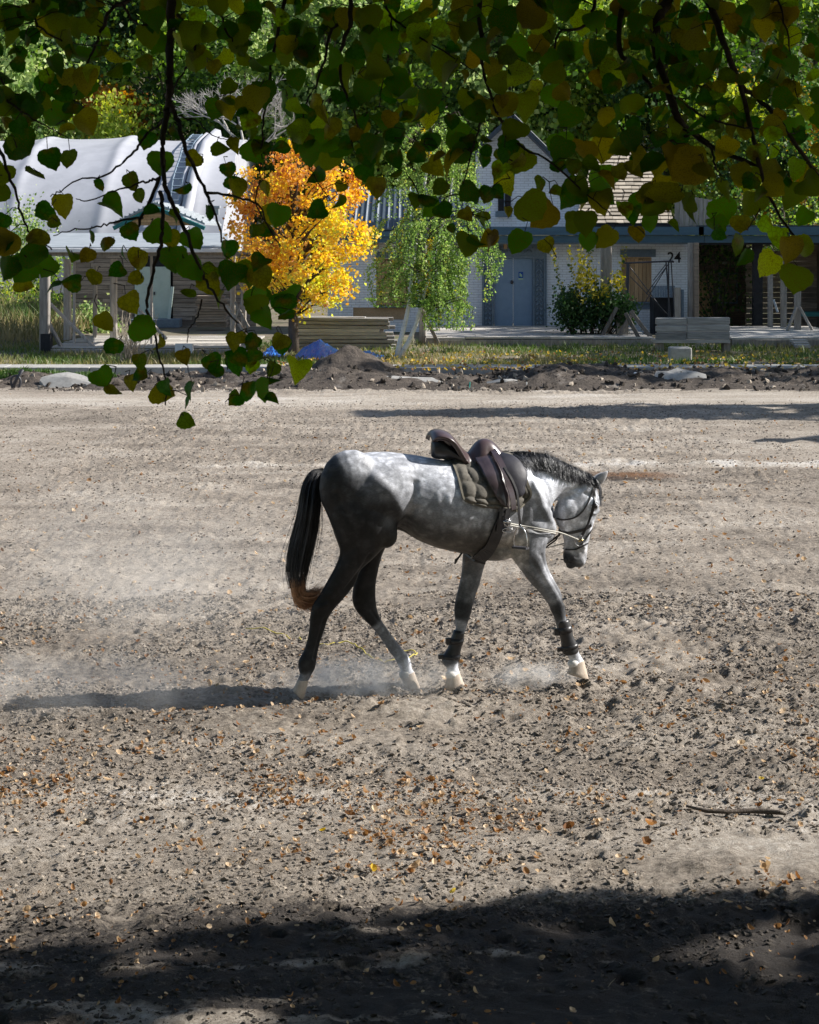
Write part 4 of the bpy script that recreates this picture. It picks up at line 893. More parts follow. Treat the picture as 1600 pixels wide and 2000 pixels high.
# shrubs at the left and dry bush in front of the porch
for i, (px, py, D, wd, ht, hue, lab) in enumerate(((20, 600, 76, 3.0, 2.4, 'lime', 'yellow green bush at the left edge behind the weeds'), (105, 580, 74, 1.8, 2.6, 'green', 'upright green bush just right of the thick left porch post'), (75, 620, 70, 2.2, 1.0, 'green', 'low green bush in the weeds beside the thick left porch post'), (40, 470, 80, 2.0, 2.3, 'silver', 'pale silvery bush against the white hall at the left'), (180, 640, 63, 1.6, 1.0, 'silver', 'thin pale bush inside the porch near the cabin wall'), (1402, 560, 64.5, 1.7, 5.4, 'dark', 'dark climbing bush inside the open shed behind the corner post'), (1590, 470, 74, 5, 5, 'green', 'green tree crown rising behind the open shed roof at the right edge'))):
    c = at(px, py, D); r_ = thing('bush', lab, 'bush', (c.x, D, 0)); P_ = rng.normal(size=(1900, 3))*np.array([wd*.3, wd*.3, ht*.28])+np.array([c.x, D, c.z+.1*ht]); k = vn(P_[:, 0]*1., P_[:, 2], .5, i); P_ = P_[(k > -.3) & (P_[:, 2] > .05)]
    leaf_faces(P_, .11, rng.random(len(P_)), r_, m_hue[hue]); T = MB()
    for q in P_[:16]: T.tube([(c.x, D, 0), tuple((Vector(q)+Vector((c.x, D, 0)))/2), tuple(q)], [.03, .02, .008], 4)
    T.build('stems', m_bark, r_)
db = thing('dry_bush', 'bare dry bush of thin pale twigs standing before the porch edge', 'bush', at(255, 706, 51)); T = MB(); base = at(255, 712, 48); base.z = .1
for k in range(70):
    d_ = Vector((random.gauss(0, .30), random.gauss(0, .25), 1)).normalized(); L_ = random.uniform(.5, 1.5); b0 = base+Vector((random.gauss(0, .12), random.gauss(0, .12), 0)); T.tube([b0, b0+d_*L_*.5+Vector((random.gauss(0, .05), 0, 0)), b0+d_*L_+Vector((random.gauss(0, .16), 0, 0))], [.009, .007, .003], 4, False)
T.build('twigs', M('dry_twig', (.22, .18, .13), (.42, .36, .28), scale=20), db)
# small things on the bank
pp = thing('bent_pipe', 'dark bent pipe standing in the bank at the left edge', 'pipe', at(28, 772, 40.8)); T = MB(); z4 = 41.0
T.tube([at(28, 775, z4), at(27, 752, z4), at(34, 738, z4), at(45, 722, z4)], [.035, .035, .03, .03], 8); T.build('pipe', m_steel, pp, True); T = MB(); T.tube([at(*q, z4) for q in spline([(27, 765), (22, 750), (23, 738), (33, 734), (40, 742), (38, 755), (30, 768)], 20)], .022, 6); T.build('hose_loop', m_steel, pp, True)
T = MB(); T.ell(at(28, 768, z4-.05), (Vector((.10, 0, 0)), Vector((0, .08, 0)), Vector((0, 0, .05))), 8, 5); T.build('foot_plate', m_conc, pp, True)
for px, lab in ((917, 'thin green marker peg in the bank left of centre'), (1028, 'thin pale marker peg in the bank, right of the green one')):
    o = MB().tube([at(px, 762, 41), at(px+1, 746, 41)], .012, 5).build('marker_peg', M('peg_%d' % px, (.04, .30, .25) if px < 1000 else (.5, .5, .48), rough=.5, bump=0)); tag(o, lab, 'peg', 'marker pegs')
T = MB(); T.loft([[at(1237, 729, 42)+Vector((x*.9, y, z)) for x, y, z in ((0, -.06, -.05), (0, .06, -.05), (0, .06, .05), (0, -.06, .05))], [at(1246, 734, 42)+Vector((x*.9, y, z)) for x, y, z in ((0, -.09, -.07), (.01, .09, -.05), (.02, .07, .07), (0, -.07, .05))], [at(1256, 738, 42)+Vector((0, y, z)) for y, z in ((-.05, -.10), (.05, -.08), (.06, .04), (-.05, .02))]])
o = T.build('plastic_sack', m_white); fixnormals(o.data); o.modifiers.new('s', 'SUBSURF').levels = 1; tag(o, 'crumpled white plastic sack lying on the dark earth heap at the right', 'sack')
# stick and single fallen leaves on the near sand
def gp_(px, py): D = gd(py); x = (px-800)/F*D; return Vector((x, D, float(ground_h(np.array([x]), np.array([D]))[0])))
T = MB(); pts = [gp_(x, y)+Vector((0, 0, .022)) for x, y in ((1340, 1586), (1380, 1589), (1424, 1592), (1440, 1588), (1480, 1586), (1520, 1591), (1536, 1594))]
T.tube(pts, [.006, .011, .012, .012, .015, .013, .006], 7); o = T.build('stick', m_bark, None, True); tag(o, 'long brown broken stick lying on the sand at the lower right', 'stick')
ml = {}
for i, (px, py, s_, hue, lab) in enumerate(((727, 1703, .075, 'gold', 'bright yellow leaf on the sand, below and left of the hooves, lowest in the sun'), (1487, 1533, .05, 'gold', 'small yellow green leaf upright on the sand at the right'), (1500, 1702, .12, 'tan', 'large curled pale yellow leaf at the lower right'), (1113, 1622, .10, 'rust', 'curled rust brown leaf standing up right of centre'), (1270, 1622, .10, 'rust', 'pair of rust brown leaves further right, beside the stick'), (1293, 1428, .05, 'rust', 'small orange leaf on the dark sand at the right'), (631, 1626, .06, 'gold', 'yellow and red leaf in the litter band at centre left'), (815, 1705, .10, 'tan', 'pale folded leaf just right of the bright yellow one'), (28, 1852, .07, 'rust', 'brown leaf in the shade edge at the left'), (887, 1748, .06, 'gold', 'yellow leaf right at the middle above the shade'), (450, 1838, .05, 'tan', 'pale leaf in the shade left of centre'), (853, 1829, .05, 'tan', 'pale leaf in the shade near the middle'), (775, 1762, .06, 'tan', 'pale yellow leaf left of the middle one above the shade'))):
    me = scrap_mesh('fallen_leaf', .8, 1, .9+.3*(i % 3), .5); o = link('fallen_leaf', me, m_lit[{'gold': 3, 'tan': 1, 'rust': 2}[hue]]); o.location = gp_(px, py)+Vector((0, 0, .02)); o.scale = (s_*.62,)*3; o.rotation_euler = (random.uniform(-.6, .9), random.uniform(-.5, .5), random.uniform(0, 6)); tag(o, lab, 'leaf', 'single leaves on the sand')
# ------------------------------------------------------------ the horse
HYAW = R(12); HO = Vector((.21, 13.69, 0)); hx = Vector((math.cos(HYAW), math.sin(HYAW), 0)); hy = Vector((-math.sin(HYAW), math.cos(HYAW), 0)); hz = Vector((0, 0, 1))
def P(zx, zy, ly=0.0):                           # point of the plane at side offset ly, read off the horse's side view
    px = 540+zx*.425; py = 820+zy*.425; dx = (px-800)/F
    t = (ly+HO.dot(hy))/(dx*hy.x+hy.y)
    return Vector((dx*t, t, CH-(py-HZ)/F*t))
def Q(zx, zy, ly=0.0): return P(zx*.5882+658.8, zy*.5882, ly)   # same, in the closer view of saddle and head
def loc_h(p): d = Vector(p)-HO; return d.dot(hx), d.dot(hy), d.z
def hring(a, b, w_, n=22, pw=1.0, sq=0.0):        # elliptical ring from silhouette edge a to edge b, half-width w_ sideways
    c = (a+b)*.5; u = (b-a)*.5; out = []
    for k in range(n):
        t = 2*math.pi*k/n; ca, sa = math.cos(t), math.sin(t)
        ca2 = math.copysign(abs(ca)**pw, ca); sa2 = math.copysign(abs(sa)**pw, sa)
        out.append(c+u*ca2+hy*w_*sa2*(1+sq*ca))
    return out
H = MB()
def chain(st, n=22, pw=1.0, sub=4, sq=0.0):       # st: (ax, ay, bx, by, half-width, side offset)
    S = spline(st, (len(st)-1)*sub)
    H.loft([hring(P(s[0], s[1], s[5]), P(s[2], s[3], s[5]), max(s[4], .004), n, pw, sq) for s in S])
# trunk
chain([(226, 232, 222, 300, .05, 0), (245, 214, 232, 400, .15, 0), (290, 186, 262, 480, .235, 0), (380, 157, 345, 535, .285, 0), (480, 147, 455, 520, .29, 0), (580, 154, 560, 505, .275, 0), (680, 170, 665, 560, .295, 0), (780, 186, 775, 597, .315, 0), (880, 192, 885, 614, .305, 0), (980, 178, 985, 622, .27, 0), (1050, 160, 1060, 622, .235, 0), (1115, 165, 1130, 612, .215, 0), (1170, 220, 1190, 600, .185, 0), (1215, 310, 1225, 580, .14, 0), (1248, 400, 1243, 545, .075, 0)], 30, sub=5, pw=.93)
# neck and head
chain([(1040, 150, 1150, 590, .16, 0), (1110, 142, 1225, 520, .15, 0), (1180, 146, 1256, 440, .125, 0), (1250, 160, 1262, 392, .105, 0), (1320, 190, 1290, 366, .09, 0), (1390, 226, 1320, 352, .083, 0), (1440, 262, 1345, 345, .075, 0), (1460, 290, 1365, 350, .06, 0)], 24, sub=5, pw=.95, sq=.62)
HEAD = [(1432, 262, 1400, 268, .05, 0), (1462, 285, 1362, 312, .085, 0), (1474, 330, 1312, 352, .098, 0), (1482, 375, 1284, 398, .108, 0), (1478, 415, 1278, 440, .102, 0), (1462, 460, 1290, 484, .084, 0), (1446, 510, 1312, 522, .066, 0), (1434, 555, 1322, 560, .056, 0), (1428, 600, 1322, 598, .054, 0), (1424, 640, 1318, 630, .057, 0), (1414, 664, 1328, 655, .05, 0), (1396, 680, 1348, 668, .03, 0)]
chain(HEAD, 24, sub=5, pw=.9)
H.ell(P(1345, 415, -.055), (hx*.085, hz*.1, hy*.06)); H.ell(P(1345, 415, .055), (hx*.085, hz*.1, hy*.06))     # cheeks
for s in (-1, 1):
    H.ell(P(1462, 388, s*.088), (hx*.034, hz*.042, hy*.03))            # brow
    H.ell(P(1400, 650, s*.042), (hx*.032, hz*.036, hy*.02))            # nostril wing
    H.ell(P(1335, 640, s*.028), (hx*.026, hz*.032, hy*.03))            # lip corner

H.ell(P(1352, 668, 0), (hx*.032, hz*.026, hy*.036))                    # chin
# near hind, from croup to pastern
def hind(s, pts): chain(pts, 20, sub=4)
hind(-1, [(250, 215, 480, 190, .05, -.09), (212, 300, 545, 300, .115, -.13), (222, 400, 560, 400, .135, -.15), (250, 480, 552, 490, .135, -.15), (276, 560, 515, 560, .115, -.145), (290, 620, 450, 630, .085, -.14), (262, 690, 392, 690, .066, -.13), (228, 750, 362, 752, .052, -.12), (196, 805, 318, 812, .047, -.11), (168, 848, 278, 855, .044, -.10), (156, 890, 243, 905, .038, -.095), (152, 940, 226, 950, .030, -.09), (143, 1000, 208, 1005, .027, -.085), (124, 1060, 192, 1060, .029, -.08), (101, 1105, 184, 1110, .037, -.08), (101, 1140, 175, 1145, .035, -.08), (108, 1170, 160, 1172, .028, -.08), (96, 1196, 148, 1198, .030, -.08)])
hind(1, [(250, 215, 480, 190, .05, .09), (222, 300, 545, 300, .115, .13), (232, 400, 555, 400, .13, .15), (290, 480, 545, 490, .13, .15), (350, 560, 515, 560, .105, .15), (390, 620, 484, 625, .08, .15), (366, 700, 466, 700, .062, .15), (352, 770, 456, 775, .05, .15), (347, 825, 458, 835, .045, .15), (362, 872, 466, 880, .042, .15), (398, 915, 480, 915, .034, .15), (438, 955, 500, 945, .029, .15), (478, 1005, 532, 990, .026, .15), (515, 1060, 568, 1040, .028, .15), (544, 1100, 604, 1080, .035, .15), (562, 1135, 618, 1115, .034, .15), (574, 1160, 624, 1145, .028, .15), (572, 1185, 640, 1165, .034, .15)])
# near fore (reaching forward) and far fore
NF = [(1070, 430, 1262, 440, .045, -.14), (1066, 500, 1262, 500, .075, -.15), (1068, 560, 1245, 560, .08, -.15), (1078, 625, 1236, 620, .078, -.15), (1122, 690, 1250, 680, .068, -.145), (1168, 750, 1278, 735, .055, -.14), (1214, 800, 1305, 785, .045, -.14), (1246, 845, 1320, 830, .041, -.135), (1262, 880, 1327, 868, .040, -.13), (1278, 915, 1332, 905, .034, -.13), (1287, 950, 1335, 940, .026, -.13), (1305, 1000, 1350, 985, .024, -.13), (1318, 1040, 1370, 1025, .026, -.125), (1325, 1070, 1388, 1052, .034, -.125), (1338, 1090, 1392, 1072, .031, -.12), (1352, 1112, 1402, 1088, .026, -.12), (1350, 1135, 1416, 1112, .032, -.12)]
FF = [(880, 500, 1010, 500, .06, .12), (862, 570, 990, 570, .072, .14), (856, 625, 972, 622, .066, .14), (851, 690, 950, 690, .055, .13), (838, 760, 930, 765, .046, .11), (822, 830, 908, 835, .04, .09), (817, 875, 897, 880, .040, .085), (820, 915, 886, 918, .034, .075), (822, 955, 872, 958, .026, .07), (806, 1010, 856, 1010, .024, .06), (788, 1060, 842, 1058, .026, .05), (764, 1095, 836, 1092, .034, .045), (766, 1120, 836, 1115, .032, .04), (784, 1145, 836, 1140, .026, .04), (782, 1175, 846, 1170, .032, .035)]
chain(NF, 20); chain(FF, 20)
# muscle masses
def mus(zx, zy, ly, rx, rz, ry, rot=0):
    a = R(rot); H.ell(P(zx, zy, ly), (hx*rx*math.cos(a)+hz*rx*math.sin(a), hz*rz*math.cos(a)-hx*rz*math.sin(a), hy*ry), 18, 11)
for s in (-1, 1):
    mus(1165, 400, s*.115, .16, .27, .085, 18)      # shoulder blade
    mus(1195, 500, s*.12, .14, .12, .075, 0)        # upper arm
    mus(1120, 560, s*.12, .13, .10, .08, 0)         # triceps
    mus(340, 310, s*.15, .21, .25, .12, 0)          # gluteal
    mus(480, 470, s*.17, .11, .18, .095, 20)         # stifle
    mus(1230, 470, s*.06, .055, .12, .06, 0)        # breast
    mus(1000, 600, s*.10, .18, .07, .09, 0)         # girth muscle
mus(1470, 297, -.05, .02, .03, .02)
me = bpy.data.meshes.new('horse'); me.from_pydata(H.v, [], H.f); me.update()
fixn = bmesh.new(); fixn.from_mesh(me); bmesh.ops.recalc_face_normals(fixn, faces=fixn.faces); fixn.to_mesh(me); fixn.free()
tmp = bpy.data.objects.new('horse_build', me); col.objects.link(tmp)
rm = tmp.modifiers.new('r', 'REMESH'); rm.mode = 'VOXEL'; rm.voxel_size = .0075; rm.use_smooth_shade = True
sm = tmp.modifiers.new('s', 'SMOOTH'); sm.factor = .5; sm.iterations = 7
dg = bpy.context.evaluated_depsgraph_get(); bme = bpy.data.meshes.new_from_object(tmp.evaluated_get(dg)); bme.name = 'horse_body'
bpy.data.objects.remove(tmp)
nv = len(bme.vertices); co = np.empty(nv*3, dtype=np.float32); bme.vertices.foreach_get('co', co); co = co.reshape(-1, 3)
nr = np.empty(nv*3, dtype=np.float32); bme.vertices.foreach_get('normal', nr); nr = nr.reshape(-1, 3)
dl = co-np.array(HO); LX = dl@np.array(hx); LY = dl@np.array(hy); LZ = dl[:, 2]
def lxz(zx, zy): a = loc_h(P(zx, zy, 0)); return a[0], a[2]
def stroke(pts, sig, amp, side=-1, ymin=.03):     # raised or sunk line along the skin of one flank (side 0 = both)
    global co
    S = spline([lxz(*q) for q in pts], 24); d2 = np.full(nv, 1e9)
    for q in S: d2 = np.minimum(d2, (LX-q[0])**2+(LZ-q[1])**2)
    m_ = np.exp(-d2/(2*sig*sig))*amp*1.35
    m_ *= np.clip(((LY*side) if side else np.abs(LY))/ymin-.3, 0, 1)
    co = co+nr*m_[:, None]
for a in ([(565, 420), (590, 340), (598, 270)], [(545, 505), (570, 440), (600, 390)]): stroke(a, .018, -.014, 0)
stroke([(420, 250), (500, 330), (540, 420), (540, 500)], .03, .012, 0)
stroke([(250, 320), (300, 440), (340, 560), (350, 640)], .016, -.010, 0)
stroke([(400, 600), (360, 680), (300, 760)], .012, -.008, 0); stroke([(330, 600), (300, 690), (240, 780)], .02, .006, 0)
stroke([(1095, 300), (1105, 400), (1085, 500)], .016, -.012, 0); stroke([(1170, 240), (1215, 340), (1250, 430)], .02, -.013, 0)
stroke([(1150, 280), (1190, 380), (1230, 450)], .022, .014, 0); stroke([(1120, 470), (1180, 500), (1240, 500)], .013, -.010, 0)
stroke([(1180, 600), (1215, 680), (1260, 760), (1290, 820)], .009, -.007, 0); stroke([(1130, 620), (1180, 700), (1235, 790)], .009, -.006, 0)
stroke([(900, 650), (880, 740), (862, 820)], .009, -.007, 0)
stroke([(1262, 395), (1310, 330), (1380, 300)], .016, -.013, 0); stroke([(1150, 330), (1240, 290), (1340, 260)], .03, .006, 0)
stroke([(1400, 330), (1440, 345), (1462, 372)], .008, -.006, 0, .02); stroke([(1330, 470), (1380, 520), (1400, 580)], .007, .007, 0, .02)
stroke([(1300, 500), (1350, 545), (1368, 620)], .008, -.006, 0, .015); stroke([(1340, 655), (1375, 660), (1395, 665)], .004, -.006, 0, .004)
stroke([(1420, 410), (1450, 425), (1475, 412)], .006, .006, 0, .02); stroke([(1440, 470), (1415, 540), (1405, 600)], .009, .005, 0, .02)
stroke([(330, 930), (340, 1000)], .01, 0, 0); stroke([(205, 900), (180, 1000), (160, 1080)], .007, -.006, 0, .01)
stroke([(185, 845), (215, 830)], .012, .008, 0, .02); stroke([(450, 890), (500, 960), (550, 1040)], .006, -.005, 0, .01)
for k in range(6): x0 = 690+k*48; stroke([(x0+10, 330), (x0, 430), (x0-14, 520)], .016, .0035, 0)
for q in ((560, 470, .05, -.02), (620, 260, .06, -.012), (300, 560, .04, -.006), (1085, 330, .04, -.006)): stroke([(q[0], q[1]), (q[0]+8, q[1]+8)], q[2], q[3], 0)
co = co+nr*(np.array([mnoise.fractal(Vector(c)*9, .6, 2, 3) for c in co[::1]])*.0022)[:, None] if nv < 150000 else co
bme.vertices.foreach_set('co', co.ravel().astype(np.float32)); bme.update()
HB = BVHTree.FromPolygons([Vector(c) for c in co], [tuple(p.vertices) for p in bme.polygons])
# coat: hair grey region by region, rump shade and sunlit neck painted in
KP = [(430, 170, 55, .44), (330, 200, 40, .36), (250, 300, 60, .075), (330, 330, 60, .11), (230, 460, 60, .06), (400, 300, 50, .22), (380, 450, 70, .05), (470, 450, 24, .20), (500, 540, 45, .05), (540, 230, 40, .34), (640, 230, 50, .46), (600, 340, 40, .34), (720, 260, 60, .50), (820, 380, 60, .38), (700, 410, 50, .26), (640, 500, 45, .13), (760, 530, 55, .14), (880, 550, 50, .13), (950, 480, 40, .26), (800, 460, 40, .24), (1000, 600, 40, .20), (1050, 560, 50, .40), (1050, 640, 40, .42), (1150, 400, 55, .24), (1180, 470, 40, .24), (1240, 470, 30, .36), (1150, 330, 40, .44), (1200, 280, 60, .82), (1320, 260, 50, .84), (1380, 340, 40, .62), (1320, 420, 40, .42), (1420, 400, 40, .62), (1470, 420, 20, .30), (1440, 490, 30, .62), (1350, 500, 30, .55), (1370, 570, 30, .42), (1335, 645, 20, .10), (1390, 640, 18, .30), (1412, 655, 12, .40), (1380, 672, 12, .14),
 (1120, 600, 40, .22), (1170, 560, 35, .28), (1150, 680, 35, .20), (1215, 690, 25, .40), (1240, 770, 30, .24), (1290, 850, 25, .09), (1305, 910, 15, .30), (1320, 980, 20, .25), (1355, 1050, 15, .35), (1375, 1100, 22, .80), (1340, 1140, 25, .8),
 (920, 640, 35, .22), (890, 720, 35, .24), (870, 800, 30, .20), (855, 880, 25, .08), (845, 950, 16, .36), (820, 1040, 20, .14), (800, 1100, 20, .16), (820, 1150, 16, .75), (800, 1190, 20, .8),
 (320, 640, 50, .035), (290, 740, 50, .03), (230, 850, 40, .028), (185, 960, 35, .035), (150, 1060, 25, .045), (140, 1120, 22, .07), (135, 1165, 15, .22), (115, 1200, 15, .30), (400, 620, 25, .04), (420, 720, 35, .035), (400, 830, 35, .035), (440, 910, 25, .05), (500, 990, 22, .26), (545, 1070, 22, .26), (580, 1110, 18, .34), (600, 1150, 18, .75), (610, 1190, 20, .8)]
num = np.zeros(nv); den = np.zeros(nv)+1e-9
px_m = 290*.0+2.353*290/1.0
for zx, zy, r_, v in KP:
    x, z = lxz(zx, zy); rr_ = r_/682.; w_ = np.exp(-((LX-x)**2+(LZ-z)**2)/(2*(rr_*.8)**2))+1e-6/((LX-x)**2+(LZ-z)**2+.003)**2
    num += w_*math.log(v); den += w_
val = np.exp(num/den); kk = np.clip((val-.05)/.30, 0, 1); val = val*(.44+.76*kk*kk*(3-2*kk))
for q in spline([lxz(1040, 146), lxz(1110, 146), lxz(1170, 146), lxz(1225, 143), lxz(1310, 176), lxz(1360, 202), lxz(1405, 228), lxz(1452, 262)], 60):
    val = val*(1-.9*np.exp(-((LX-q[0])**2+(LZ-q[1])**2)/(2*.017**2)))
ca = bme.color_attributes.new('coat', 'FLOAT_COLOR', 'POINT')
warm = np.clip(np.exp(-((LZ-.98)/.12)**2)*(LX > -.5)*(LX < .55)*.9, 0, 1)+np.exp(-((LX-lxz(1370, 600)[0])**2+(LZ-lxz(1370, 600)[1])**2)/.01)*.3
pinkish = 0
RGB = np.stack([val*(.97+.12*warm), val*(1.0-.02*warm), val*(1.09-.24*warm), np.ones(nv)], 1)
ca.data.foreach_set('color', RGB.ravel().astype(np.float32))
m, n, p = newmat('dapple_grey_coat'); tc = N(n, 'ShaderNodeTexCoord'); ac = N(n, 'ShaderNodeAttribute'); ac.attribute_name = 'coat'
dis = N(n, 'ShaderNodeTexNoise', Scale=9.0, Detail=3.0); n.links.new(tc.outputs['Object'], dis.inputs['Vector'])
mv = N(n, 'ShaderNodeMix', data_type='RGBA'); mv.inputs[0].default_value = .12; n.links.new(tc.outputs['Object'], mv.inputs[6]); n.links.new(dis.outputs['Color'], mv.inputs[7])
vo = N(n, 'ShaderNodeTexVoronoi', Scale=19.0); vo.feature = 'SMOOTH_F1'; vo.inputs['Smoothness'].default_value = .45; n.links.new(mv.outputs[2], vo.inputs['Vector'])
r1 = ramp(n, vo.outputs['Distance'], [(.10, (1.32, 1.32, 1.32)), (.55, (.70, .70, .70))])
nz = N(n, 'ShaderNodeTexNoise', Scale=5.0, Detail=9.0, Roughness=.72); n.links.new(tc.outputs['Object'], nz.inputs['Vector'])
r2 = ramp(n, nz.outputs['Fac'], [(.32, (.58, .58, .58)), (.66, (1.32, 1.32, 1.32))])
hr = N(n, 'ShaderNodeTexNoise', Scale=120.0, Detail=4.0, Roughness=.8); mp = N(n, 'ShaderNodeMapping'); mp.inputs['Scale'].default_value = (.5, 1, 1); n.links.new(tc.outputs['Object'], mp.inputs[0]); n.links.new(mp.outputs[0], hr.inputs['Vector'])
r3 = ramp(n, hr.outputs['Fac'], [(.3, (.66, .66, .66)), (.7, (1.3, 1.3, 1.3))])
cur = ac.outputs['Color']
for rr_ in (r1, r2, r3):
    mu = N(n, 'ShaderNodeMix', data_type='RGBA', blend_type='MULTIPLY'); mu.inputs[0].default_value = 1; n.links.new(cur, mu.inputs[6]); n.links.new(rr_.outputs[0], mu.inputs[7]); cur = mu.outputs[2]
n.links.new(cur, p.inputs['Base Color']); p.inputs['Roughness'].default_value = .5; p.inputs['Specular IOR Level'].default_value = .22
p.inputs['Sheen Weight'].default_value = .03; p.inputs['Sheen Roughness'].default_value = .4
bp = N(n, 'ShaderNodeBump', Strength=.35, Distance=.003); n.links.new(hr.outputs['Fac'], bp.inputs['Height']); n.links.new(bp.outputs[0], p.inputs['Normal'])
m_coat = m
horse = thing('horse', 'dapple grey horse with dark legs walking to the right with its head lowered', 'horse', HO)
co2 = co-np.array(HO); bme.vertices.foreach_set('co', co2.ravel().astype(np.float32)); bme.materials.clear()
body = link('body', bme, m_coat, horse)
# projection of a seen point on to the skin, pushed outwards
CAMP = Vector((0, 0, CH))
def skin(zx, zy, off=.006, ly=-.25):
    q = P(zx, zy, ly); d = (q-CAMP).normalized(); h = HB.ray_cast(CAMP, d, 40)
    if h[0] is None:
        h = HB.find_nearest(P(zx, zy, 0));
        nrm = h[1]; nrm = nrm if nrm.dot(P(zx, zy, 0)-h[0]) >= 0 else nrm
        return h[0]+nrm*off, nrm
    return h[0]+h[1]*off, h[1]
def mirror(p): d = Vector(p)-HO; return Vector(p)-hy*2*d.dot(hy)
m_leather = M('brown_leather', (.038, .024, .025), (.085, .055, .055), scale=9, rough=.30, spec=.6, bump=.12, bdist=.002)
m_leatherd = M('black_leather', (.010, .010, .012), (.03, .028, .03), scale=14, rough=.38, spec=.5, bump=.15, bdist=.002)
m_flap = M('worn_dark_leather', (.035, .025, .03), (.075, .055, .06), scale=9, rough=.27, spec=.7, bump=.12, bdist=.002)
m_padf = M('grey_brown_quilt', (.085, .078, .067), (.15, .14, .12), scale=60, rough=.95, bump=.4, bdist=.002)
m_padedge = M('pad_binding', (.12, .11, .085), (.17, .155, .125), scale=40, rough=.9, bump=.3, bdist=.002)
m_metal = M('worn_steel', (.45, .45, .46), (.62, .62, .62), scale=30, rough=.22, metal=1.0, bump=0)
m_brass = M('brass', (.55, .40, .15), (.65, .5, .22), scale=30, rough=.25, metal=1.0, bump=0)
m_rope = M('grey_cord', (.36, .35, .32), (.55, .53, .48), scale=80, bump=.5, bdist=.002)
m_hoof = M('hoof_horn', (.36, .28, .21), (.58, .50, .42), scale=12, rough=.6, bump=.4, stretch=(4, 4, 1), bdist=.003)
m_sole = M('hoof_sole', (.13, .09, .06), (.28, .21, .15), scale=30, rough=.8, bump=.6, bdist=.004)
m_hair = M('black_hair', (.012, .012, .014), (.05, .05, .055), scale=8, rough=.42, spec=.5, bump=0, detail=2)
m_maneh = M('mane_hair', (.014, .015, .018), (.085, .088, .10), scale=10, rough=.4, spec=.5, bump=0, detail=2)
m_brownh = M('bleached_tail_hair', (.20, .085, .04), (.70, .38, .20), scale=14, rough=.45, spec=.4, bump=0, detail=2)
# hooves: cone frustums along the pastern direction
def hoof(name, top_a, top_b, bot_a, bot_b, ly, wt, wb, tip=None):
    h = MB(); a0, b0, a1, b1 = P(*top_a, ly), P(*top_b, ly), P(*bot_a, ly), P(*bot_b, ly)
    rings = []
    for t in (0, .04, .35, .7, .96, 1.0):
        k = 1.04 if t == .04 else 1.0; a = a0.lerp(a1, t); b = b0.lerp(b1, t); c = (a+b)*.5; a = c+(a-c)*k*(.96 if t == 1 else 1); b = c+(b-c)*k*(.96 if t == 1 else 1)
        rings.append(hring(a, b, (wt+(wb-wt)*t)*k*(.95 if t == 1 else 1), 20, .9))
    h.loft(rings); h.smooth = True
    o = h.build('hoof', m_hoof, horse)
    s = MB(); s.loft([hring(a1, b1, wb*.82, 16), hring(a1.lerp(b1, .5)+(a1-a0)*.03+(a1-a1.lerp(b1, .5))*.8, a1.lerp(b1, .5)+(b1-b0)*.03+(b1-a1.lerp(b1, .5))*.8, wb*.6, 16)]); s.smooth = True
    q = s.build('sole', m_sole, o); return o
hoof('near_hind', (98, 1196), (148, 1196), (76, 1246), (124, 1290), -.08, .031, .046)
hoof('far_hind', (572, 1176), (632, 1156), (590, 1240), (660, 1228), .15, .034, .054)
hoof('near_fore', (1352, 1126), (1412, 1104), (1336, 1166), (1434, 1190), -.12, .034, .055)
hoof('far_fore', (786, 1172), (842, 1164), (772, 1236), (880, 1252), .035, .034, .057)
for zx, zy, ly, wx, wz in ((104, 1196, -.08, .04, .035), (592, 1172, .15, .042, .036), (1366, 1120, -.12, .042, .034), (806, 1172, .035, .044, .034)):   # coronet hair tufts are part of the leg, kept as a soft ring
    e = MB(); e.ell(P(zx, zy, ly), (hx*wx, hz*wz, hy*wx*.95), 16, 9); e.smooth = True; e.build('coronet_hair', M('white_hair_%d' % zx, (.55, .53, .50), (.78, .76, .73), scale=60, bump=.4, bdist=.003), horse) if zx > 200 else None
# eye
for s in (-1, 1):
    e = MB(); e.ell(P(1466, 396, s*.105), (hx*.017, hz*.019, hy*.012), 14, 9); e.smooth = True
    m_eye = M('eye_dark', (.006, .004, .003), (.02, .012, .008), rough=.08, spec=.8, bump=0); e.build('eye', m_eye, horse)
    e = MB(); c = P(1468, 388, s*.106); e.tube([c+hx*(-.028)-hz*.008, c+hx*(-.014)+hz*.010, c+hx*.004+hz*.012, c+hx*.02-hz*.002], [.004, .007, .007, .003], 8); e.smooth = True; e.build('eyelid', m_hair, horse)
    e = MB(); c = P(1404, 648, s*.052); e.ell(c, (hx*.011+hz*.006, hz*.017, hy*.006), 12, 7); e.smooth = True; e.build('nostril', m_eye, horse)
e = MB(); e.tube([P(1322, 652, -.040), P(1345, 660, -.040), P(1372, 664, -.036), P(1392, 672, -.022)], [.002, .004, .004, .002], 6); e.build('mouth_line', m_hair, horse)
# ears
for s, dx, dz in ((-1, 0, 0), (1, -14, 4)):
    e = MB(); b = P(1462+dx, 296+dz, s*.05); t = P(1523+dx, 236+dz, s*.075); d = (t-b); L_ = d.length; d.normalize(); side = hy; u = d.cross(side).normalized(); rings = []
    for k in range(9):
        q = k/8; r_ = .031*math.sin(math.pi*(.20+.80*q)**.9)**.8+.0015; c = b+d*L_*q; rr_ = []
        for j in range(12):
            a = 2*math.pi*j/12; rr_.append(c+u*math.cos(a)*r_*1.05+side*math.sin(a)*r_*(.55 if math.sin(a)*s > 0 else .22))
        rings.append(rr_)
    e.loft(rings); e.smooth = True; e.build("ear", M('ear_hair_%d' % s, (.22, .22, .23), (.50, .50, .52), scale=18, bump=.3, bdist=.003), horse)
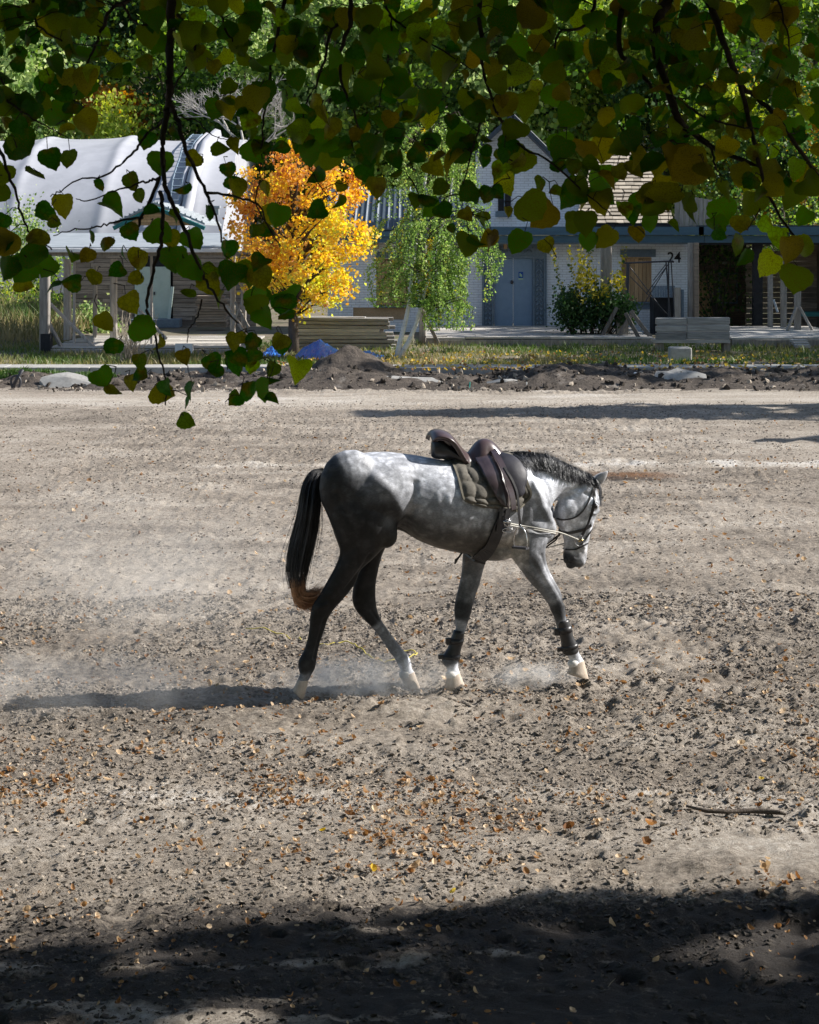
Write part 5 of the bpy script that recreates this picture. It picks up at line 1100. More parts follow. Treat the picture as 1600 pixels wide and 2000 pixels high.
# hair: strands as thin tapering ribbons
def strands(name, roots, n_, mat, parent, wd=.0022, seg=9, seed=0):
    """roots(k) -> list of points (polyline) for strand k"""
    V = []; Fc = []
    for k in range(n_):
        S = spline([tuple(q) for q in roots(k)], seg); d0 = S[-1]-S[0]; rt = Vector((random.gauss(0, 1), random.gauss(0, 1), random.gauss(0, .3)))
        sv = Vector(d0).cross(rt); sv.normalize(); sw = np.array(sv); b = len(V)
        for i, q in enumerate(S):
            t = i/seg; w_ = wd*(1-.75*t)*(.5+.5*min(1, t*6)); up = np.array(Vector(d0).cross(sv).normalized())*w_*.5
            V += [q-sw*w_, q+up, q+sw*w_]
        for i in range(seg):
            a = b+i*3; Fc += [(a, a+1, a+4, a+3), (a+1, a+2, a+5, a+4), (a+2, a, a+3, a+5)]
    o0 = np.array(root_loc(parent)); me = bpy.data.meshes.new(name); me.from_pydata([tuple(v-o0) for v in V], [], Fc); me.update(); me.polygons.foreach_set('use_smooth', [True]*len(me.polygons))
    return link(name, me, mat, parent)
g = random.gauss; ru = random.uniform
TL = [(212, 222), (160, 235), (120, 300), (104, 400), (84, 500), (60, 600), (50, 700), (62, 775)]; TR = [(225, 250), (205, 265), (203, 330), (196, 420), (188, 500), (165, 600), (142, 700), (130, 760)]
def tail(k):
    u = random.random()**.9; y = g(0, .035); end = ru(.72, 1.0); u2 = min(1.04, max(-.06, u+g(0, .10))) if random.random() > .07 else u+g(0, .24); out = []
    for i, (l, r_) in enumerate(zip(TL, TR)):
        if i/7 > end+.05: break
        q = u+(u2-u)*i/7; zx = l[0]+(r_[0]-l[0])*q; zy = l[1]+(r_[1]-l[1])*q; th = min(1, i/3)
        out.append(P(zx+g(0, 1.5), zy, y*th*1.3*math.sin(math.pi*min(1, max(0, .15+.7*u)))))
    return out
strands('tail', tail, 2600, m_hair, horse, .0024, 16)
tc_ = MB(); S = [(((l[0]+r_[0])/2), (l[1]+r_[1])/2, abs(r_[0]-l[0])/2/682*.50) for l, r_ in zip(TL[:7], TR[:7])]
rr_ = [P(s[0], s[1], 0) for s in spline(S, 18)]; ra = [float(s[2]) for s in spline(S, 18)]; ra[-1] = .01; ra[-2] = .03
tc_.tube(rr_, ra, 12); tc_.smooth = True; tc_.build('tail_core', m_hair, horse)
def tailtip(k):
    u = random.random(); y = g(0, .03); a = (66+62*u+g(0, 4), 745+g(0, 10)); rad = 1-u*.8
    mid = (80+58*u, 800+34*(1-u)+g(0, 6)); ex = 205+g(0, 27); ey = 862-105*u+g(0, 17)
    if random.random() < .25: ex -= 50; ey += 8
    return [P(a[0], a[1], y), P(mid[0], mid[1]-5, y*1.2), P((mid[0]+ex)/2+4, (mid[1]+ey)/2+14*(1-u)+6, y*1.4), P(ex, ey, y*1.4)]
strands('tail_tip', tailtip, 1000, m_brownh, horse, .0020, 9)['label'] = 'brown sun-bleached end of the tail'
CT = [(1052, 140), (1110, 142), (1170, 141), (1222, 138), (1262, 150), (1310, 172), (1360, 198), (1405, 225), (1440, 245), (1455, 262)]; CTs = spline(CT, 100)
def mane(k):
    t = random.random(); c = CTs[int(t*100)]; L_ = (78+28*math.sin(t*3.1)+g(0, 9))*(1-.45*max(0, t-.55)/.45); lx_ = 26+g(0, 7)+18*math.sin(t*9)
    root = P(c[0], c[1]-1, g(0, .012)); out = [root]
    ws = -.025-.065*1
    for i in (1, 2, 3, 4):
        q = i/4; zx = c[0]+lx_*q*q*.9+5*q; zy = c[1]-2.5*math.sin(math.pi*q)+L_*q*1.0
        h, nn = skin(zx, zy, .007+.012*random.random()+.006*(1-q)) if i > 1 else (P(zx, zy, -.03), None)
        out.append(h)
    return out
strands('mane', mane, 2600, m_maneh, horse, .0019, 8)
def forelock(k):
    y = g(0, .02); return [P(1455+g(0, 3), 262, y), P(1478, 285, y*1.4), P(1489+g(0, 3), 330, y*1.8), P(1488+g(0, 4), 350+ru(0, 50), y*2)]
strands('forelock', forelock, 110, m_maneh, horse, .0022, 7)

# ------------------------------------------------------------ tack
def patch(name, left, right, nu, nvv, offf, mat, parent, both=True, thick=.006, conv=P, fn=None, smooth=True):
    """sheet between two drawn edges, laid on the skin"""
    S1 = spline(left, nvv); S2 = spline(right, nvv); pts = []
    for j in range(nvv+1):
        for i in range(nu+1):
            u = i/nu; v = j/nvv; zx = S1[j][0]*(1-u)+S2[j][0]*u; zy = S1[j][1]*(1-u)+S2[j][1]*u
            if fn: pts.append(fn(u, v, zx, zy)); continue
            h, nn = skin(zx, zy, offf(u, v)); pts.append(h)
    out = None
    for side in ((0, 1) if both else (0,)):
        q = [mirror(p) for p in pts] if side else pts
        Fc = []
        for j in range(nvv):
            for i in range(nu):
                a = j*(nu+1)+i; f = (a, a+1, a+nu+2, a+nu+1); Fc.append(f if not side else f[::-1])
        o0 = root_loc(parent); me = bpy.data.meshes.new(name); me.from_pydata([tuple(v-o0) for v in q], [], Fc); me.update()
        if smooth: me.polygons.foreach_set('use_smooth', [True]*len(me.polygons))
        o = link(name, me, mat, parent); m_ = o.modifiers.new('t', 'SOLIDIFY'); m_.thickness = thick; m_.offset = 0; m_.use_rim = True
        out = out or o
    return out
def smooth_pts(pts, it=2):
    for _ in range(it): pts = [pts[0]]+[(pts[i-1]+pts[i]*2+pts[i+1])/4 for i in range(1, len(pts)-1)]+[pts[-1]]
    return pts
def strap(name, pl, wd, off, mat, parent, conv=None, both=False, free=None, th=.004, n=26):
    S = spline(pl, n); pts = []; nn = []
    for s in S:
        if free is not None: pts.append(P(s[0], s[1], free if not callable(free) else free(s))); nn.append(-hy)
        else:
            h, q = skin(s[0], s[1], off); pts.append(h); nn.append(q)
    pts = smooth_pts(pts); nn = smooth_pts(nn, 3); res = None
    for side in ((0, 1) if both else (0,)):
        b = MB(); rings = []
        for i, p_ in enumerate(pts):
            d = (pts[min(i+1, n)]-pts[max(i-1, 0)]).normalized(); q = nn[i].normalized(); u = d.cross(q).normalized(); q = u.cross(d).normalized()
            r_ = [p_-u*wd/2-q*th/2, p_+u*wd/2-q*th/2, p_+u*wd/2+q*th/2, p_-u*wd/2+q*th/2]
            rings.append([mirror(x) for x in r_] if side else r_)
        b.loft(rings); o = b.build(name, mat, parent); fixnormals(o.data); res = res or o
    return res
def q2(pts): return [(x*.5882+658.8, y*.5882)+tuple(r_) for x, y, *r_ in pts]
pad = thing('saddle_pad', 'grey brown quilted saddle pad under the brown saddle', 'saddle pad', HO)
def padoff(u, v):
    cx_, cy_ = u*5.2+.12*math.sin(v*19), v*5.6+.12*math.sin(u*16); q = abs(math.sin(cx_*math.pi))**.45*abs(math.sin(cy_*math.pi))**.45
    e = min(u, 1-u, v*2, 1-v)*12; return .005+.020*q*min(1, e+.2)
patch('quilted_panel', q2([(110, 262), (215, 300), (270, 380), (305, 480), (330, 590), (360, 640), (505, 682)]), q2([(640, 235), (700, 260), (740, 300), (800, 420), (870, 590), (800, 660), (745, 715)]), 64, 64, padoff, m_padf, pad)
strap('binding', q2([(110, 262), (215, 300), (270, 380), (305, 480), (330, 590), (362, 640), (505, 684)]), .014, .013, m_padedge, pad, both=True)
strap('binding', q2([(745, 715), (800, 665), (868, 590), (835, 490), (810, 430)]), .012, .016, m_padedge, pad, both=True)
saddle = thing('saddle', 'brown leather jumping saddle with stirrups on the horse', 'saddle', HO)
# seat: cross-sections from cantle to pommel; top line in the close view, half-width, drop at the sides
SE = [(96, 135, .10, .028), (112, 108, .13, .03), (150, 101, .15, .035), (205, 120, .155, .04), (255, 172, .145, .05), (300, 228, .125, .06), (345, 268, .105, .07), (390, 278, .095, .08), (430, 230, .095, .085), (470, 185, .09, .09), (510, 174, .08, .10), (550, 190, .085, .11), (590, 228, .09, .105), (622, 262, .085, .09)]
SS = spline(SE, 44); b = MB(); nu = 20; rings = []
for s in SS:
    c = Q(s[0], s[1], 0); r_ = []
    for i in range(nu+1):
        t = -1+2*i/nu; r_.append(c+hy*t*s[2]*1.0-hz*(s[3]*abs(t)**2.4)+hz*.012*(1-abs(t))*0)
    rings.append(r_)
b.loft(rings, closed=False); o = b.build('seat', m_leather, saddle, True); md = o.modifiers.new('t', 'SOLIDIFY'); md.thickness = .024; md.offset = -1; o.modifiers.new('b', 'BEVEL').width = .006
b = MB(); b.tube([rings[j][0] for j in range(45)], .0055, 8); b.tube([rings[j][nu] for j in range(45)], .0055, 8); b.build('seat_welt', m_leather, saddle, True)
b = MB(); b.tube([rings[j][5]+hz*.003 for j in range(3, 42)], .0025, 6); b.build('stitching', m_brass, saddle, True)
# rear panels under the cantle
for s in (-1, 1):
    b = MB(); rr_ = []
    for (zx, zy0, zy1, w_) in spline([(92, 175, 285, .03), (110, 150, 300, .05), (160, 150, 308, .06), (230, 200, 300, .055), (310, 270, 322, .05), (375, 300, 335, .03)], 20):
        rr_.append(hring(Q(zx, zy0, s*.085), Q(zx, zy1, s*.085), w_, 14))
    b.loft(rr_); fix = b.build('panel', m_leatherd, saddle, True)
# skirt (small flap under the pommel)
patch('skirt', q2([(350, 262), (380, 290), (440, 300), (500, 312), (560, 318), (628, 285)]), q2([(355, 240), (400, 235), (450, 230), (500, 225), (560, 225), (625, 258)]), 10, 18, lambda u, v: .055, m_leather, saddle, thick=.008)
patch('flap', q2([(385, 300), (430, 350), (480, 440), (530, 530), (575, 610), (625, 665)]), q2([(590, 300), (618, 370), (645, 450), (665, 540), (675, 610), (670, 685)]), 16, 30, lambda u, v: .036+.012*math.sin(u*3.1)+.01*(1-v), m_flap, saddle, thick=.007)
patch('knee_flap', q2([(600, 300), (640, 380), (672, 450), (700, 530), (735, 590), (755, 600)]), q2([(650, 290), (740, 320), (800, 390), (822, 460), (805, 545), (770, 595)]), 14, 26, lambda u, v: .032+.014*math.sin(u*3.14)*math.sin(v*3.14), M('knee_pad_leather', (.012, .012, .018), (.035, .034, .045), scale=9, rough=.55, spec=.35, bump=.25, bdist=.004), saddle, thick=.008)  # front of the flap, its shade put into a darker leather colour
strap('stirrup_leather', q2([(585, 312), (620, 390), (650, 500), (672, 600), (688, 690)]), .040, .075, m_flap, saddle, both=True, th=.006)
strap('stirrup_leather', q2([(640, 420), (690, 520), (715, 640), (728, 740), (735, 800)]), .016, .080, m_leatherd, saddle, both=True, th=.006)
# girth
strap('girth', q2([(660, 690), (640, 770), (600, 860), (560, 960), (500, 1050), (440, 1082)]), .085, .016, m_leatherd, saddle, both=True, th=.012)
strap('girth_strap', q2([(600, 690), (640, 735), (680, 690)]), .02, .03, m_leatherd, saddle)
strap('girth_strap', q2([(662, 700), (650, 800), (640, 860)]), .022, .034, m_leatherd, saddle); strap('girth_strap', q2([(625, 700), (605, 780), (590, 860)]), .022, .032, m_leatherd, saddle)
b = MB(); h0 = skin(1045*1.0, 465, .045)[0]; b.tube([h0+hx*.022*math.cos(a)+hz*.022*math.sin(a) for a in np.linspace(0, 6.28, 14)], .004, 6, False); b.tube([h0+hx*.035*math.cos(a)-hz*.05+hz*.014*math.sin(a) for a in np.linspace(0, 6.28, 12)], .004, 6, False); b.build('ring', m_metal, saddle, True)
def stirrup(s):
    c0 = skin(735*.5882+658.8, 800*.5882, .085)[0]
    if s > 0: c0 = mirror(c0)
    b = MB(); top = c0; w_ = .05; a_ = hx*.72-hy*s*.0+hy*(-.3*s)
    a_ = (hx*.7+hy*.72*s).normalized()
    arc = [top+a_*(-w_)-hz*.145, top+a_*(-w_*.98)-hz*.09, top+a_*(-w_*.66)-hz*.035, top-hz*.008, top+a_*(w_*.66)-hz*.035, top+a_*(w_*.98)-hz*.09, top+a_*w_-hz*.145]
    b.tube([Vector(q) for q in spline([tuple(x) for x in arc], 20)], .0058, 8); b.tube([top-hz*.0+hy*.012, top+hz*.008, top-hy*.012], .005, 6)
    o = b.build('stirrup_iron', m_metal, saddle, True)
    b = MB(); ax2 = a_.cross(hz); 
    b.loft([[top-hz*.145+a_*(w_*1.08*sx)+ax2*y+hz*z for y, z in ((-.022, -.006), (.022, -.006), (.022, .008), (-.022, .008))] for sx in (-1, 1)]); o2 = b.build('tread', m_steel, o); fixnormals(o2.data)
stirrup(-1); stirrup(1)
# hanging strap end below the girth
b = MB(); b.tube([P(852, 612, -.1), P(838, 632, -.11), P(826, 645, -.11), P(820, 662, -.11)], [.007, .006, .012, .006], 6); b.build('strap_end', m_leatherd, saddle, True)
# bridle
br = thing('bridle', 'black leather bridle with noseband and bit on the lowered head', 'bridle', HO)
strap('cheekpiece', [(1452, 285), (1458, 330), (1462, 370), (1446, 430), (1425, 490), (1400, 530)], .016, .005, m_leatherd, br, both=True)
strap('crownpiece', [(1432, 236), (1444, 262), (1452, 290)], .022, .006, m_leatherd, br, both=True)
strap('browband', [(1455, 312), (1466, 306), (1476, 312)], .014, .006, m_leatherd, br, both=True, n=8)
strap('throatlatch', [(1452, 320), (1440, 360), (1410, 415), (1370, 448), (1320, 458), (1290, 452)], .010, .005, m_leatherd, br, both=True)
strap('noseband', [(1294, 508), (1330, 520), (1380, 512), (1420, 500), (1446, 482)], .020, .005, m_leatherd, br, both=True)
strap('flash_strap', [(1450, 500), (1425, 540), (1400, 575), (1378, 594), (1330, 596)], .010, .005, m_leatherd, br, both=True)
strap('flash_strap', [(1428, 566), (1405, 580), (1378, 594)], .009, .007, m_leatherd, br, both=True)
strap('rein', [(1400, 540), (1412, 520), (1428, 480), (1450, 430), (1466, 385)], .009, .008, m_leatherd, br, n=14)
for s in (0, 1):
    b = MB(); c = skin(1390, 556, .012)[0]; c = mirror(c) if s else c; b.tube([c+hx*.030*math.cos(a)+hz*.032*math.sin(a)-hy*.002 for a in np.linspace(0, 6.284, 20)], .0035, 6, False); b.build('bit_ring', m_metal, br, True)
b = MB(); c = skin(1390, 556, .012)[0]; b.tube([c, mirror(c)], .005, 6); b.tube([c+hx*.02, c+hx*.024-hy*.008+hz*.012, c-hx*.002-hy*.006+hz*.0], .0045, 6); b.build('bit', m_brass, br, True)
b = MB(); b.tube([P(1230, 578, .10), P(1262, 556, .10), P(1300, 530, .09), P(1300, 500, .08)], .008, 6); b.tube([P(1232, 590, .10), P(1285, 552, .10), P(1302, 520, .09)], .006, 6); b.build('rein_loop', m_leatherd, br, True)
sr = thing('side_rein', 'pale side rein cord from the girth to the near side of the bit', 'rein', HO, 'side reins')
h1 = skin(1045, 465, .05)[0]; c1 = skin(1388, 548, .014)[0]
def cord(a, c, mid, sag):
    return [a.lerp(c, t)+(-hy)*mid*math.sin(math.pi*t)-hz*sag*math.sin(math.pi*t) for t in np.linspace(0, 1, 14)]
b = MB(); pth = [Vector(q) for q in spline([tuple(h1), tuple(skin(1120, 482, .02)[0]), tuple(skin(1190, 494, .02)[0]), tuple(skin(1245, 504, .014)[0]), tuple(P(1310, 520, -.12)), tuple(c1)], 24)]
b.tube(pth, .0052, 6); b.tube([q-hz*.012-hy*.003 for q in pth[:-7]], .0042, 6); b.build('cord', m_rope, sr, True)
b = MB(); b.tube([h1+hx*.0-hz*.02, h1+hx*.01+hz*.006, h1-hx*.03+hz*.01], .009, 6); b.build('clip', m_metal, sr, True)
sr2 = thing('side_rein', 'pale side rein cord on the far side reaching from the chest up to the bit', 'rein', HO, 'side reins')
b = MB(); b.tube([P(1060, 520, .33), P(1225, 592, .16), P(1330, 566, .09), mirror(c1)], .005, 6); b.build('cord', m_rope, sr2, True)
# leg boots
def boot(label, st, ly, dirx):
    r_ = thing('leg_boot', label, 'leg boot', HO, 'boots on the forelegs'); b = MB(); S = spline(st, 16)
    b.loft([hring(P(s[0], s[1], ly), P(s[2], s[3], ly), s[4], 18) for s in S]); b.build('shell', m_leatherd, r_, True)
    for t in (.24, .62):
        s = S[int(t*16)]; a, c = P(s[0], s[1], ly), P(s[2], s[3], ly); s3 = S[int(t*16)+2]; a2, c2 = P(s3[0], s3[1], ly), P(s3[2], s3[3], ly)
        b = MB(); b.loft([hring(a+(a-c)*.04, c+(c-a)*.04, s[4]*1.1, 18), hring(a2+(a2-c2)*.04, c2+(c2-a2)*.04, s3[4]*1.1, 18)]); o = b.build('strap', m_leatherd, r_, True)
        b = MB(); v = (a-c).normalized(); mm = (a+a2)/2; b.box(mm+v*.012, (.036, .03, (a-a2).length*1.0), rz=HYAW); o2 = b.build('strap_tab', m_leatherd, o); bevel(o2, .004)
    return r_
boot('black tendon boot on the outstretched near foreleg', [(1284, 926, 1342, 916, .034), (1292, 960, 1352, 945, .038), (1306, 1010, 1364, 990, .038), (1310, 1050, 1382, 1030, .041), (1316, 1074, 1388, 1052, .043), (1330, 1082, 1386, 1066, .040)], -.128, 1)
boot('black tendon boot on the upright far foreleg', [(816, 966, 864, 972, .034), (802, 1005, 860, 1008, .038), (786, 1050, 850, 1050, .038), (764, 1085, 842, 1085, .042), (760, 1112, 838, 1118, .043), (772, 1130, 834, 1134, .038)], .055, 1)
# rope on the sand
rp = MB(); m_yrope = M('yellow_rope', (.42, .34, .05), (.58, .50, .12), scale=90, bump=.4, bdist=.002)
S = spline([(480, 1236), (560, 1243), (600, 1255), (640, 1262), (680, 1259), (710, 1275), (745, 1293), (790, 1290), (815, 1280), (800, 1276), (772, 1278)], 70)
rp.tube([Vector((lambda y_: ((s[0]-800)/F*y_, y_, float(ground_h(np.array([(s[0]-800)/F*y_]), np.array([y_]))[0])+.012))(gd(s[1]))) for s in S], .0045, 5)
tag(rp.build('rope', m_yrope, None, True), 'thin yellow rope lying on the sand behind the hind legs', 'rope')
# dust raised by the hooves
def dust(name, label, c, r_, dens, sc_, seed):
    b = MB(); b.box((0, 0, 0), (2, 2, 2)); o = b.build(name, None); o.location = c; o.scale = r_; o.rotation_euler = (0, 0, R(10)); tag(o, label, 'dust', 'dust puffs', 'stuff')
    m = bpy.data.materials.new('dust'); m.use_nodes = True; n = m.node_tree; n.nodes.clear()
    ou = N(n, 'ShaderNodeOutputMaterial'); pv = N(n, 'ShaderNodeVolumePrincipled'); pv.inputs['Color'].default_value = (.98, .96, .93, 1); pv.inputs['Anisotropy'].default_value = .25
    tc = N(n, 'ShaderNodeTexCoord'); le = N(n, 'ShaderNodeVectorMath', operation='LENGTH'); n.links.new(tc.outputs['Object'], le.inputs[0])
    mr = N(n, 'ShaderNodeMapRange', interpolation_type='SMOOTHSTEP'); mr.inputs[1].default_value = 1.0; mr.inputs[2].default_value = .1; n.links.new(le.outputs['Value'], mr.inputs[0])
    mp = N(n, 'ShaderNodeMapping'); mp.inputs['Scale'].default_value = tuple(x*sc_ for x in r_); mp.inputs['Location'].default_value = (seed, seed, 0); n.links.new(tc.outputs['Object'], mp.inputs[0])
    nz = N(n, 'ShaderNodeTexNoise', Scale=1.0, Detail=5.0, Roughness=.65); n.links.new(mp.outputs[0], nz.inputs['Vector'])
    m2 = N(n, 'ShaderNodeMapRange'); m2.inputs[1].default_value = .40; m2.inputs[2].default_value = .75; n.links.new(nz.outputs['Fac'], m2.inputs[0])
    a = N(n, 'ShaderNodeMath', operation='MULTIPLY'); n.links.new(mr.outputs[0], a.inputs[0]); n.links.new(m2.outputs[0], a.inputs[1])
    a2 = N(n, 'ShaderNodeMath', operation='MULTIPLY'); a2.inputs[1].default_value = dens; n.links.new(a.outputs[0], a2.inputs[0]); n.links.new(a2.outputs[0], pv.inputs['Density'])
    n.links.new(pv.outputs[0], ou.inputs['Volume']); o.data.materials.append(m)
dust('dust_cloud', 'pale dust puff drifting along the ground from the hind hooves', Vector((-.30, 13.66, .08)), Vector((.85, .42, .22)), 10, 6, 3)
dust('dust_cloud', 'thin dust trail low over the long shadow at the left', Vector((-2.1, 13.2, .16)), Vector((1.4, .7, .30)), 1.9, 3, 8)
dust('dust_cloud', 'broad thin veil of dust hanging over the sand behind the horse at left', Vector((-2.0, 16.2, .45)), Vector((2.0, 2.6, .95)), .34, 1.0, 12)
dust('dust_cloud', 'small dust puff beneath the reaching foreleg', Vector((.85, 13.85, .06)), Vector((.5, .25, .14)), 7, 7, 5)
# ------------------------------------------------------------ the linden over the camera
TF = Vector((8.4, 4.4, 0))
linden = thing('linden_tree', 'big linden tree overhead, its shaded leafy branches hanging across the top of the view', 'tree', TF)
ex_, ey_ = [-9, -1.75, -.89, -.3, 0, .6, 1.19, 1.87, 6], [8.6, 8.72, 8.86, 9.1, 9.36, 9.68, 9.5, 9.4, 9.6]
ct_ = 1/math.tan(R(SEL)); n_ = 34000
gx = rng.uniform(-8.5, 5.0, n_); gy = rng.uniform(-2.5, 9.8, n_); z = 4.3+6.2*rng.random(n_)**1.3
ed = np.interp(gx, ex_, ey_)+.35*vn(gx, gx*0, .8, 3)-.5*rng.random(n_)**3; ok = (gy < ed) & ~((gy > ed-1.1) & (vn(gx, gy, .30, 9)+.5*vn(gx, gy, .13, 10) > .12))
Pc = np.stack([gx+z*ct_*math.cos(R(SAZ)), gy+z*ct_*math.sin(R(SAZ)), z], 1)[ok]
n2_ = 42000; ov = np.stack([rng.uniform(-17, 7, n2_), rng.uniform(-20, 7.5, n2_), rng.uniform(3.9, 8.5, n2_)], 1)  # unseen canopy above and behind the viewer, added to block sky light
Pc = np.concatenate([Pc, ov[vn(ov[:, 0], ov[:, 1], 1.2, 5) > -.2]])
inside = (np.abs(Pc[:, 0]) < .2*np.clip(Pc[:, 1], 0, 99)+1.5) & (Pc[:, 2] < 3.45+.128*np.clip(Pc[:, 1], 0, 99))
low = (Pc[:, 0] < .2*np.clip(Pc[:, 1], 0, 99)+1.5) & (Pc[:, 2] < 3.4)
Pc = Pc[~inside & ~low]
m_lind = {'g': [(0, (.03, .11, .010)), (1, (.09, .25, .016))], 'y': [(0, (.20, .20, .016)), (1, (.34, .31, .025))], 'k': [(0, (.09, .15, .012)), (1, (.18, .25, .02))], 'o': [(0, (.19, .15, .016)), (1, (.30, .23, .02))], 'b': [(0, (.25, .45, .03)), (1, (.55, .60, .04))]}  # 'b' leaves have a backlit sun glow put into their colour
m_lind = {k: leafmat('linden_leaf_'+k, v, trans=.62, objinfo=True, spots=(.13, .10, .018), rough=.45, spec=.3) for k, v in m_lind.items()}
m_crown = leafmat('linden_crown', [(0, (.035, .085, .012)), (.6, (.08, .16, .02)), (1, (.30, .28, .03))], trans=.35)
leaf_faces(Pc, .29, rng.random(len(Pc)), linden, m_crown, asp=.9)
T = MB(); T.tube([TF+Vector((0, 0, -.4)), TF+Vector((.05, 0, .4)), TF+Vector((.1, 0, 2)), TF+Vector((0, .1, 4.2)), TF+Vector((.2, .3, 7)), TF+Vector((.3, .2, 10))], [.52, .42, .36, .31, .2, .06], 14); T.build('trunk', m_bark, linden, True)
def limb(pts, r0, r1): 
    S = spline([tuple(p) for p in pts], 16); T = MB(); T.tube([Vector(s)+Vector((random.gauss(0, .03), random.gauss(0, .03), random.gauss(0, .03))) for s in S], [r0+(r1-r0)*i/16 for i in range(17)], 8); T.build('limb', m_bark, linden, True)
limb([TF+Vector((0, .1, 3.6)), (5.5, 4.8, 5.2), (2.2, 4.9, 5.2), (-.2, 4.9, 4.4)], .17, .035)
limb([TF+Vector((0, .1, 4.0)), (6.0, 5.4, 5.6), (3.2, 5.2, 5.3), (1.4, 5.1, 4.2), (.9, 5.0, 3.7)], .15, .03)
limb([TF+Vector((0, .1, 4.4)), (5.0, 4.0, 6.2), (1.0, 4.2, 6.0), (-2.6, 4.4, 4.9)], .16, .03)
for q in Pc[rng.integers(0, len(Pc), 16)]: q = Vector(q); limb([TF+Vector((0, .1, 4.5)), (TF+q)*.5+Vector((0, 0, 3.0)), q], .12, .02)
A3 = lambda pts: [(x*.35, 180+y*.35) for x, y in pts]
A1 = lambda pts: [(x/2, y/2) for x, y in pts]
A2_ = lambda pts: [(800+x/2, y/2) for x, y in pts]
BR = [(A3([(955, -560), (950, -300), (948, -100), (940, 30), (925, 150), (908, 330), (905, 420), (860, 560), (790, 700), (760, 800)]), 4.7, .0105, .0025),
 (A3([(945, 60), (990, 160), (1020, 260), (1090, 440), (1160, 580), (1210, 700), (1240, 830)]), 4.72, .006, .002),
 (A3([(908, 330), (912, 420), (925, 520), (960, 620), (1030, 760), (1080, 900), (1130, 1010), (1170, 1090), (1250, 1200), (1330, 1290)]), 4.65, .006, .0018),
 (A3([(900, 560), (905, 650), (905, 780), (880, 920), (840, 1050), (820, 1190), (845, 1290), (880, 1440), (905, 1530), (935, 1640), (925, 1740)]), 4.6, .005, .0015),
 (A3([(915, 150), (860, 200), (790, 270), (740, 340), (650, 420), (560, 470), (430, 490), (330, 560), (280, 580)]), 4.75, .0035, .0012),
 (A3([(880, 480), (830, 500), (740, 520), (600, 570), (480, 610), (420, 590)]), 4.7, .0028, .001), (A3([(790, 700), (650, 720), (560, 750), (420, 770), (300, 800)]), 4.66, .0028, .001),
 (A3([(-60, 200), (0, 330), (40, 430), (90, 560), (120, 680), (160, 770), (230, 830), (290, 870)]), 4.4, .004, .0014), (A3([(1130, 1160), (1090, 1270), (1050, 1330), (1045, 1400)]), 4.62, .002, .001),
 (A3([(1000, 130), (1110, 170), (1180, 240), (1270, 260)]), 4.8, .002, .001), (A3([(1160, 560), (1300, 580), (1440, 630), (1490, 740), (1570, 870)]), 4.7, .0035, .0012),
 (A1([(560, -80), (500, 0), (440, 30), (400, 110), (370, 180), (330, 270), (250, 360)]), 4.5, .006, .0015), (A1([(480, 20), (530, 90), (600, 90), (640, 70)]), 4.5, .003, .0012),
 (A1([(1115, -60), (1110, 0), (1090, 100), (1060, 250), (1040, 400), (1025, 520), (1015, 700)]), 4.9, .005, .0014), (A1([(1372, -60), (1370, 0), (1365, 110), (1330, 200), (1340, 330), (1390, 450), (1410, 540)]), 4.6, .0065, .0014),
 (A1([(1490, -60), (1500, 0), (1530, 80), (1520, 200), (1500, 300), (1480, 420)]), 5.0, .0035, .0012), (A1([(1365, 60), (1290, 130), (1270, 230), (1230, 340), (1190, 420), (1180, 560)]), 4.7, .004, .0012),
 (A1([(-20, 350), (60, 420), (160, 480), (230, 520)]), 4.3, .003, .001), (A1([(130, -40), (140, 80), (220, 150), (300, 170), (420, 180)]), 4.4, .003, .001), (A1([(820, -30), (860, 60), (900, 150), (960, 200)]), 4.8, .0035, .0012), (A1([(620, -40), (700, 60), (760, 160), (730, 260), (690, 330), (665, 400)]), 4.85, .004, .0015),
 (A2_([(268, -50), (270, 0), (280, 150), (290, 280), (330, 420), (350, 450)]), 4.5, .007, .0014), (A2_([(-80, 60), (0, 120), (150, 210), (280, 300)]), 4.9, .003, .001),
 (A2_([(1030, -60), (1010, 0), (965, 80), (960, 200), (1000, 320), (1040, 440), (1100, 520), (1240, 600), (1370, 650), (1440, 680)]), 4.6, .014, .003), (A2_([(1150, -50), (1180, 40), (1240, 200), (1290, 330), (1340, 520), (1370, 650), (1400, 760), (1480, 890), (1540, 960)]), 4.5, .008, .0018),
 (A2_([(1290, 330), (1400, 420), (1490, 540), (1600, 690), (1680, 790)]), 4.55, .006, .003), (A2_([(735, -40), (690, 100), (580, 130), (560, 280), (500, 360)]), 4.8, .0045, .0013), (A2_([(835, -40), (830, 20), (820, 200), (880, 250), (950, 350)]), 4.7, .007, .004),
 (A2_([(1440, -40), (1440, 0), (1480, 150), (1500, 300), (1520, 420)]), 4.9, .003, .001), (A2_([(1100, 520), (1000, 560), (930, 580)]), 4.6, .004, .001), (A2_([(280, 440), (270, 500), (230, 640), (200, 760)]), 4.5, .003, .001), (A2_([(330, 420), (420, 560), (560, 640), (690, 760), (790, 840)]), 4.6, .0035, .001),
 (A2_([(1030, 380), (1160, 460), (1330, 500), (1500, 520)]), 4.4, .003, .001), (A2_([(1060, 480), (1170, 560), (1190, 640), (1220, 690)]), 4.6, .004, .0012), (A2_([(1400, 760), (1360, 830), (1320, 900)]), 4.5, .002, .001), (A1([(1180, 560), (1230, 690), (1290, 780)]), 4.7, .002, .001),
 (A1([(1015, 700), (1000, 800), (1060, 900), (1100, 970)]), 4.8, .002, .001), (A1([(250, 360), (330, 420), (400, 450)]), 4.5, .002, .001)]
BP = []
